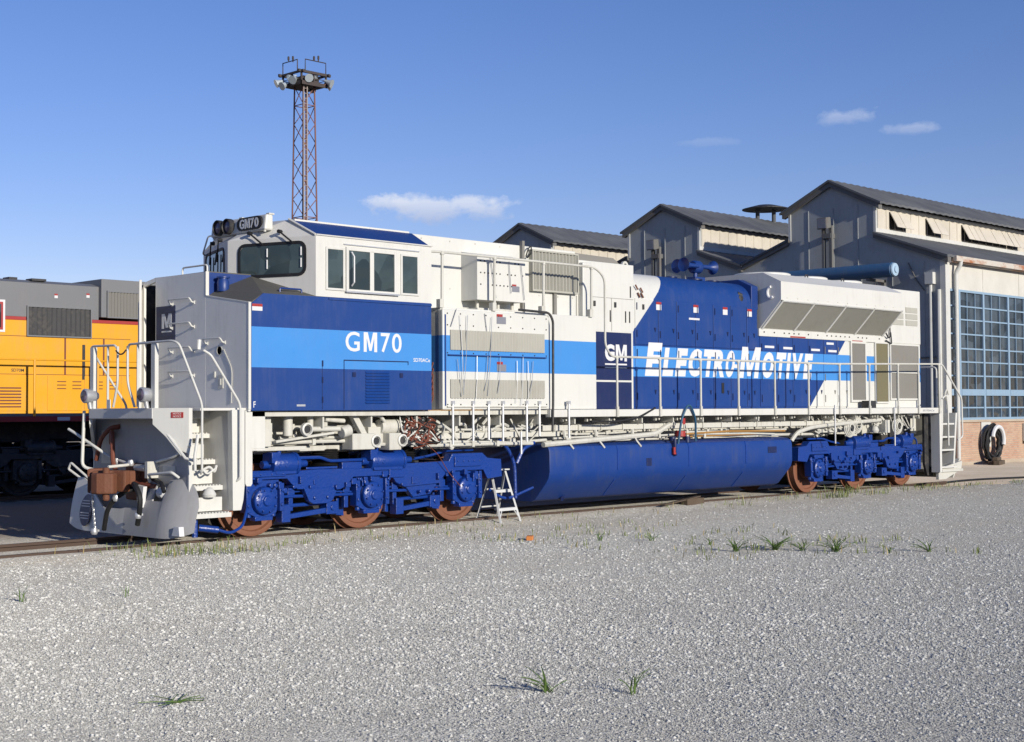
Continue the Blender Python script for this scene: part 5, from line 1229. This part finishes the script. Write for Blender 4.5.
# hose coil on brick wall
hc = thing('hose_coil', 'dark hose coil with a white loop hanging on the brick wall', 'hose', (35.15, 4.8, .0))
def coil(name, n, r0_, r1_, y, rt, mt, cz, ex=1.15):
    g = G()
    for k in range(n):
        r_ = r0_+(r1_-r0_)*random.random(); ox, oz = random.uniform(-.05, .05), random.uniform(-.06, .03)
        P_ = [(ox+r_*math.cos(a), y+random.uniform(-.03, .03)-.05*math.sin(a*2+k), cz+oz+r_*ex*math.sin(a)) for a in np.linspace(0, 2*math.pi, 29)[:-1]]
        g.tube(P_, rt, 6, closed=True)
    return g.build(name, mt, hc, smooth=True)
coil('hose_loop', 12, .40, .60, -.06, .035, m_black, .62)
g = G(); P_ = [(.12+.42*math.cos(a), -.2, .75+.46*math.sin(a)) for a in np.linspace(-.4, 2.9, 20)]; g.tube(P_, .075, 8); g.build('white_loop', m_letter, hc, smooth=True)
g = G(); g.box(-.45, .25, .13, .16, .5, 1.45); g.cyl((0, .15, 1.2), (0, -.2, 1.2), .04); g.build('backing_board', m_bwhite, hc)
eb_ = thing('electrical_box', 'grey electrical box on conduit mounted on the brick wall', 'utility box', (38.2, 4.9, -.1))
g = G(); g.box(-.28, .28, -.22, .06, .75, 1.4); g.box(-.30, .30, -.24, -.22, .73, 1.42); g.build('cabinet', m_bwhite, eb_, bevel=.01)
g = G(); g.tube([(-.1, -.06, .75), (-.1, -.06, 0)], .03); g.tube([(.12, -.06, .75), (.12, -.06, 0)], .025); g.build('conduit', m_trim, eb_)
# cables on apron
g = G(); P_ = [(20.9, -.5, -.06)]
for k in range(12): P_.append((21.5+k*1.2, -.6+.35*math.sin(k*.9)-k*.06, -.06))
g.tube(P_, .03, 6, fil=.5); tag(g.build('ground_cable', m_black, loc=(20.9, -.5, -.085)), 'black cable lying across the concrete apron by the brick wall', 'cable')
g = G(); g.box(-.6, .6, -.1, .1, 0, .14); g.box(-.5, .3, .12, .3, 0, .12); g.box(-.45, .35, -.02, .16, .145, .25); o = g.build('timber_block', m_woodtie, bevel=.01); o.location = (34.5, 4.2, -.085); o.rotation_euler.z = .3
tag(o, 'low stack of old timbers at the foot of the brick wall', 'timber')

# ------------------------------------------------------------------ FLOODLIGHT TOWER
TX, TY = 42.0, 53.4
tw = thing('lattice_tower', 'tall rusty lattice floodlight tower rising behind the cab', 'light tower', (TX, TY, -.1))
m_tower = paint('rusty_tower_steel', (.26, .11, .08), .7, .5, (.12, .06, .04), streak=False)
m_towerdk = paint('sooty_steel', (.06, .048, .045), .7, .4, (.12, .06, .04), streak=False)
m_towerlt = paint('tower_ladder_steel', (.40, .33, .30), .7, .3, streak=False)
half = lambda z: .72-(.72-.44)*z/22.3
g = G(); lv = np.linspace(0, 22.3, 20); cs = [(-1, -1), (1, -1), (1, 1), (-1, 1)]
for a, b in cs: g.tube([(a*half(0), b*half(0), 0), (a*half(22.3), b*half(22.3), 22.3)], .05, 6)
g.build('corner_leg', m_tower, tw)
g = G()
for i, (z0, z1) in enumerate(zip(lv, lv[1:])):
    for k in range(4):
        (a, b), (c, d) = cs[k], cs[(k+1) % 4]
        if i % 2: (a, b), (c, d) = (c, d), (a, b)
        g.tube([(a*half(z0), b*half(z0), z0), (c*half(z1), d*half(z1), z1)], .028, 5)
        if i % 6 == 0: g.tube([(a*half(z0), b*half(z0), z0), (c*half(z0), d*half(z0), z0)], .03, 5)
g.build('lattice_bracing', m_tower, tw)
g = G(); g.box(-.62, -.56, -.72, -.66, 0, 22.3); g.box(-.40, -.34, -.78, -.72, 0, 22.3)
for z in np.arange(.3, 22.2, .32): g.tube([(-.59, -.69, z), (-.37, -.75, z)], .02, 5)
g.build('ladder', m_towerlt, tw)
g = G(); g.box(-1.0, 1.0, -1.0, 1.0, 22.3, 22.42); g.box(-1.02, 1.02, -1.02, -.96, 22.23, 22.47); g.box(-1.02, -.96, -1.02, 1.02, 22.23, 22.47); g.build('platform', m_towerdk, tw)
g = G()
for a, b in cs: g.box(a*.95-.05, a*.95+.05, b*.95-.05, b*.95+.05, 22.35, 23.0)
for a, b in ((0, -.95), (-.95, 0)): g.box(a-.04, a+.04, b-.04, b+.04, 22.35, 23.0)
for z in (22.7,):
    for s in (-1, 1): g.tube([(-.95, s*.95, z), (.95, s*.95, z)], .025, 5); g.tube([(s*.95, -.95, z), (s*.95, .95, z)], .025, 5)
g.build('cage_post', m_towerdk, tw)
g = G()
for x, y, z, q_ in ((-.5, -.4, 22.15, .28), (.3, -.55, 22.2, .24), (.45, .35, 22.1, .3), (-.35, .45, 22.25, .26), (0, 0, 22.3, .3)): g.box(x-q_, x+q_, y-q_, y+q_, z+.2, z+.2+q_*1.6)
g.pieces('ballast_box', m_towerdk, tw, bevel=.02)
g = G()
for s in (-1, 1): g.box(-1.25, 1.25, s*1.0-.07, s*1.0+.07, 22.95, 23.11); g.box(s*1.0-.07, s*1.0+.07, -1.25, 1.25, 22.97, 23.09)
g.build('top_beam', m_towerdk, tw)
for (x0, y0_), (x1, y1_) in (((-1, .9), (-1, -.6)), ((-.7, -1.0), (.9, -1.0))):
    g = G(); g.tube([(x0, y0_, 23.05), (x0, y0_, 23.8), (x1, y1_, 23.8), (x1, y1_, 23.05)], .035, 6)
    mx, my = (x0+x1)/2, (y0_+y1_)/2; 
    for d in (-.12, .22): g.cyl((mx+d, my, 23.8), (mx+d, my, 23.98), .04, n=6); g.lathe([(.04, 0), (.065, .08), (.065, .24), (.03, .28)], 'z', (mx+d, my, 23.9 if d > 0 else 23.82), 10)
    g.build('aerial_frame', m_towerdk, tw)
for x, y, z, dx, dy in ((-1.3, .9, 22.85, -1, .4), (-1.3, .35, 22.6, -1, 0), (-1.05, -.35, 22.9, -1, -.3), (-.5, -1.05, 23.0, -.4, -1), (.2, -.6, 23.2, .5, -.8), (.95, -1.25, 22.85, .6, -1), (1.2, -.9, 22.75, 1, -.5), (-.9, .1, 23.1, -1, .2), (-.3, .3, 23.0, -.5, -.5), (.4, .2, 22.9, .5, -.7), (.95, .5, 22.8, 1, .3)):
    d = Vector((dx, dy, -.55)).normalized(); p = Vector((x, y, z-.3)); g = G()
    g.tube([p-d*.32, p-d*.2, p, p+d*.18, p+d*.22], [.08, .11, .17, .26, .27], 14); fl = g.build('floodlight', m_mirrorlamp, tw, smooth=True)
    g = G(); g.tube([p-d*.1, Vector((x*.8, y*.8, 22.35))], .03, 5); g.build('lamp_bracket', m_tower, fl)

# ------------------------------------------------------------------ STEPLADDER
m_ladder = paint('pale_aluminium', (.74, .75, .74), .45, .15, streak=False)
ld_ = thing('stepladder', 'aluminium stepladder standing on the gravel by the fuel tank', 'ladder', (5.15, -.95, -.1))
T1, T2 = Vector((-.16, .08, .92)), Vector((.20, .10, .92)); F1, F2 = Vector((-.30, -.30, 0)), Vector((.24, -.25, 0)); B1, B2 = Vector((-.22, .42, 0)), Vector((.38, .50, 0))
def ladder_rail(a, b, w_=.022):
    g = G(); g.tube([a, b], w_, 4); g.build('rail', m_ladder, ld_)
for a, b in ((T1, F1), (T2, F2), (T1, B1), (T2, B2)): ladder_rail(a, b)
for t in (.36, .70):
    g = G(); a, b = T1+(F1-T1)*t, T2+(F2-T2)*t; g.hexa([a+Vector((0, -.02, -.05)), b+Vector((0, -.02, -.05)), b+Vector((0, .09, -.03)), a+Vector((0, .09, -.03))], [a+Vector((0, -.02, 0)), b+Vector((0, -.02, 0)), b+Vector((0, .09, 0)), a+Vector((0, .09, 0))]); g.build('tread', m_ladder, ld_)
    g = G(); a, b = T1+(B1-T1)*t, T2+(B2-T2)*t; g.tube([a, b], .014, 5); g.build('rear_brace', m_ladder, ld_)
g = G(); 
for (a, b), s in (((F1, F2), 1),):
    p, q_ = T1+(a-T1)*.72, T2+(b-T2)*.72; g.tube([p+(q_-p)*.2, T1+(a-T1)*.9], .01, 5); g.tube([p+(q_-p)*.8, T2+(b-T2)*.9], .01, 5)
g.build('tread_brace', m_ladder, ld_)
g = G(); g.hexa([T1+Vector((-.03, -.09, 0)), T2+Vector((.03, -.09, 0)), T2+Vector((.03, .09, 0)), T1+Vector((-.03, .09, 0))], [T1+Vector((-.03, -.09, .025)), T2+Vector((.03, -.09, .025)), T2+Vector((.03, .09, .025)), T1+Vector((-.03, .09, .025))]); g.build('top_step', m_ladder, ld_, bevel=.004)

# ------------------------------------------------------------------ SMALL THINGS ON THE GRAVEL
g = G(); g.box(-.11, .11, -.05, .05, 0, .065); o = g.build('brick', m_orange, bevel=.008); o.location = (3.11, -3.62, -.1); o.rotation_euler.z = .7
tag(o, 'single orange brick lying on the gravel near the stepladder', 'brick')
g = G(); g.box(-.55, .55, -.1, .1, 0, .16); g.hexa([(-1.9, -.07, .05), (.4, -.07, .18), (.4, .07, .18), (-1.9, .07, .05)], [(-1.9, -.07, .08), (.4, -.07, .21), (.4, .07, .21), (-1.9, .07, .08)]); o = g.build('timber_block', m_woodtie, bevel=.01); o.location = (10.6, -.95, -.05); o.rotation_euler.z = .12; o.scale = (.6, .8, .8)
tag(o, 'old timber lying under the blue fuel tank', 'timber')

def plant(n, hmin, hmax, spread, width, curl=.5):
    g = G()
    for k in range(n):
        a = random.uniform(0, 2*math.pi); h = random.uniform(hmin, hmax); L_ = spread*random.uniform(.4, 1); w_ = width*random.uniform(.6, 1.2)
        bx, by = random.uniform(-.03, .03), random.uniform(-.03, .03); P_ = []
        for j in range(5):
            t = j/4; P_.append((bx+math.cos(a)*L_*t**1.3, by+math.sin(a)*L_*t**1.3, h*(t*1.25-curl*t*t*.9)))
        wv = (.0+w_*.7, w_, w_*.85, w_*.5, .002); vs = []
        for p, ww in zip(P_, wv): vs += [(p[0]-math.sin(a)*ww, p[1]+math.cos(a)*ww, p[2]+.004), (p[0], p[1], p[2]-.001), (p[0]+math.sin(a)*ww, p[1]-math.cos(a)*ww, p[2]+.004)]
        fs = []
        for j in range(4):
            o_ = j*3; fs += [(o_, o_+1, o_+4, o_+3), (o_+1, o_+2, o_+5, o_+4)]
        g.add(vs, fs)
    return g
weeds = [(-5.33, -11.95, 11, .06, .20, .26, .010, 'broad bladed green weed in the near gravel, the larger of the two nearest'),
         (-4.97, -12.40, 9, .10, .22, .16, .006, 'thin upright weed in the near gravel beside the larger nearest weed'),
         (-7.3, -10.35, 12, .02, .05, .30, .005, 'flat sprawling grass in the near left gravel'),
         (3.7, -7.0, 16, .10, .24, .30, .011, 'bushy dark weed, leftmost clump of the row on the gravel before the tank'),
         (4.24, -7.28, 26, .10, .24, .42, .010, 'wide spreading clump in the middle of the weed row on the gravel'),
         (4.35, -7.65, 12, .08, .18, .28, .009, 'low weed tuft just right of the wide middle clump'),
         (4.56, -8.06, 22, .10, .30, .36, .010, 'upright weed with a taller spike in the row on the gravel'),
         (4.92, -8.68, 8, .06, .16, .13, .009, 'small leafy weed between the spiked weed and the lone end weed'),
         (5.40, -9.0, 12, .08, .24, .30, .010, 'lone weed with spreading blades at the right end of the row'),
         (4.2, -6.2, 9, .06, .16, .14, .006, 'thin pale grass tuft farther back left of the weed row'),
         (3.68, -4.53, 8, .06, .18, .16, .006, 'small grass tuft on the gravel right of the orange brick'),
         (4.2, -5.1, 10, .06, .2, .16, .006, 'sparse grass tuft on the gravel before the middle of the tank'),
         (-5.55, -4.63, 6, .10, .22, .12, .007, 'little two bladed weed alone at the left edge of the gravel'),
         (-4.6, -5.1, 4, .08, .18, .06, .006, 'tiny dry sprig in the left gravel before the plow')]
for x, y, n, a, b, sp, wd, lab in weeds:
    o = plant(n, a, b, sp, wd).build('weed', m_leaf); o.location = (x, y, -.1); o.rotation_euler.z = random.random()*6
    tag(o, lab, 'weed', 'weeds growing in the gravel')
def grass_strip(spots):
    g = G()
    for x, y, n, h, s in spots:
        for k in range(n):
            px, py = x+random.gauss(0, s), y+random.gauss(0, s*.45); a = random.uniform(0, 6.28); hh = h*random.uniform(.4, 1.2); gz_ = ground_z(px, py)-.003; L_ = hh*random.uniform(.2, .7); w_ = .006
            q1 = (px+math.cos(a)*L_*.4, py+math.sin(a)*L_*.4, hh*.65); q2 = (px+math.cos(a)*L_, py+math.sin(a)*L_, hh)
            sx, sy = -math.sin(a)*w_, math.cos(a)*w_
            g.add([(px-sx, py-sy, gz_), (px+sx, py+sy, gz_), (q1[0]+sx, q1[1]+sy, q1[2]+gz_), (q1[0]-sx, q1[1]-sy, q1[2]+gz_), (q2[0], q2[1], q2[2]+gz_)], [(0, 1, 2, 3), (3, 2, 4)])
    return g
sp = []
for x in np.arange(-2.2, 21.5, .5):
    dens = 14 if x < 1.2 else (8 if x < 9 else 10)
    if 14.5 < x < 18.5: dens = 34
    if random.random() < .8: sp.append((x, -1.25+random.uniform(-.35, .2), int(dens*random.uniform(.3, 1.3)), .13 if not 14.5 < x < 18.5 else .2, .22))
for x, y in ((-2.1, -.9), (-1.8, -1.3), (-1.4, -1.6), (-1.0, -1.5), (-2.0, -1.7), (-1.3, -1.9), (-.7, -1.9)): sp.append((x, y, 24, .13, .24))
for x, y in ((2.0, -1.6), (3.3, -1.9), (2.8, -1.7), (1.4, -1.8)): sp.append((x, y, 14, .09, .3))
for k in range(60): sp.append((random.uniform(2.5, 7), random.uniform(-7.8, -2.5), random.randint(2, 8), .10, .14))
for k in range(16): q_ = random.random(); sp.append((3.3+2.0*q_+random.gauss(0, .5), -6.4-2.4*q_+random.gauss(0, .5), random.randint(3, 10), .11, .14))
for k in range(16): sp.append((random.uniform(19, 24), random.uniform(-2.2, -1.0), random.randint(4, 14), .10, .2))
sp2 = [(x+random.gauss(0, .3), y+random.gauss(0, .15), max(1, n//5), h*1.1, q*1.3) for x, y, n, h, q in sp]
m_dry = leaf('dry_stalk', (.24, .19, .085))
tag(grass_strip(sp2).build('dry_grass', m_dry), 'dry straw coloured stalks among the sparse grass by the rail', 'grass', kind='stuff')
tag(grass_strip(sp).build('grass', m_grass), 'sparse grass along the near rail and in the gravel', 'grass', kind='stuff')

# loose stones over the gravel
def stones(n, xr, yr, smin, smax):
    ico = [(.95, .1, -.1), (.1, .9, -.1), (-.9, .15, -.1), (-.1, -.95, -.1), (.3, -.25, .8), (-.25, .3, .75)]
    f0 = [(0, 1, 4), (1, 5, 4), (1, 2, 5), (2, 3, 5), (3, 4, 5), (3, 0, 4)]
    return np.array(ico), np.array(f0)
b_, f_ = stones(0, 0, 0, 0, 0)
NA, NB = 380000, 430000
ua = rng.random(NA); ub = rng.random(NB); u2 = rng.random(NA+NB)
dep = np.concatenate([5.3+19*(1-np.sqrt(1-ua)), 1/(1/9.0+(1/46.0-1/9.0)*ub**.8)]); lat = (u2-.5)*2*dep*.43
fx_, fy_ = math.cos(yaw), math.sin(yaw)
px = -12.673+fx_*dep+fy_*lat; py = -18.878+fy_*dep-fx_*lat
keep = (py < -.82) & ((px < 19.2) | (py < -1.7)) & ((px > -1.4) | (py < -1.0)); px, py, dep = px[keep], py[keep], dep[keep]; # worn, dusty patches and two faint wheel ruts carry fewer stones
pat = np.sin(px*.9+py*.5+1.2)*np.sin(px*.37-py*.8)+.6*np.sin(px*2.1+py*1.3)*np.sin(py*1.9-px*.6+.7)
rut = np.exp(-((py+.12*px+6.3+.3*np.sin(px*.5))/.35)**2)+np.exp(-((py+.12*px+8.0+.3*np.sin(px*.5))/.35)**2)
kp = rng.random(len(px)) < np.clip(.92-.42*np.clip(pat, 0, 1)-.35*rut, .25, 1); px, py, dep = px[kp], py[kp], dep[kp]; N1 = len(px)
sz = np.clip(.0036*(1-rng.random(N1))**-.38, .0032, .020)*np.clip(dep/10, .9, 1.35)
ang = rng.random(N1)*6.283; jit = 1+rng.normal(0, .2, (N1, 6, 3))
V = b_[None]*jit*sz[:, None, None]*np.array([1, .8, .62])
ca, sa = np.cos(ang)[:, None], np.sin(ang)[:, None]
vx = V[..., 0]*ca-V[..., 1]*sa+px[:, None]; vy = V[..., 0]*sa+V[..., 1]*ca+py[:, None]; vz = V[..., 2]+.002+np.array([ground_z(a, b) for a, b in zip(px, py)])[:, None]
VV = np.stack([vx, vy, vz], -1).reshape(-1, 3); FF = (f_[None]+np.arange(N1)[:, None, None]*6).reshape(-1, 3)
me = bpy.data.meshes.new('loose_stones'); me.vertices.add(len(VV)); me.vertices.foreach_set('co', VV.ravel().astype(np.float32))
me.loops.add(FF.size); me.loops.foreach_set('vertex_index', FF.ravel().astype(np.int32)); me.polygons.add(len(FF))
me.polygons.foreach_set('loop_start', np.arange(0, FF.size, 3, dtype=np.int32)); me.polygons.foreach_set('loop_total', np.full(len(FF), 3, dtype=np.int32))
me.update(); me.validate(); me.materials.append(m_stone)
o = bpy.data.objects.new('loose_stones', me); C.objects.link(o); tag(o, 'loose pale stones scattered over the gravel', 'gravel', kind='stuff')
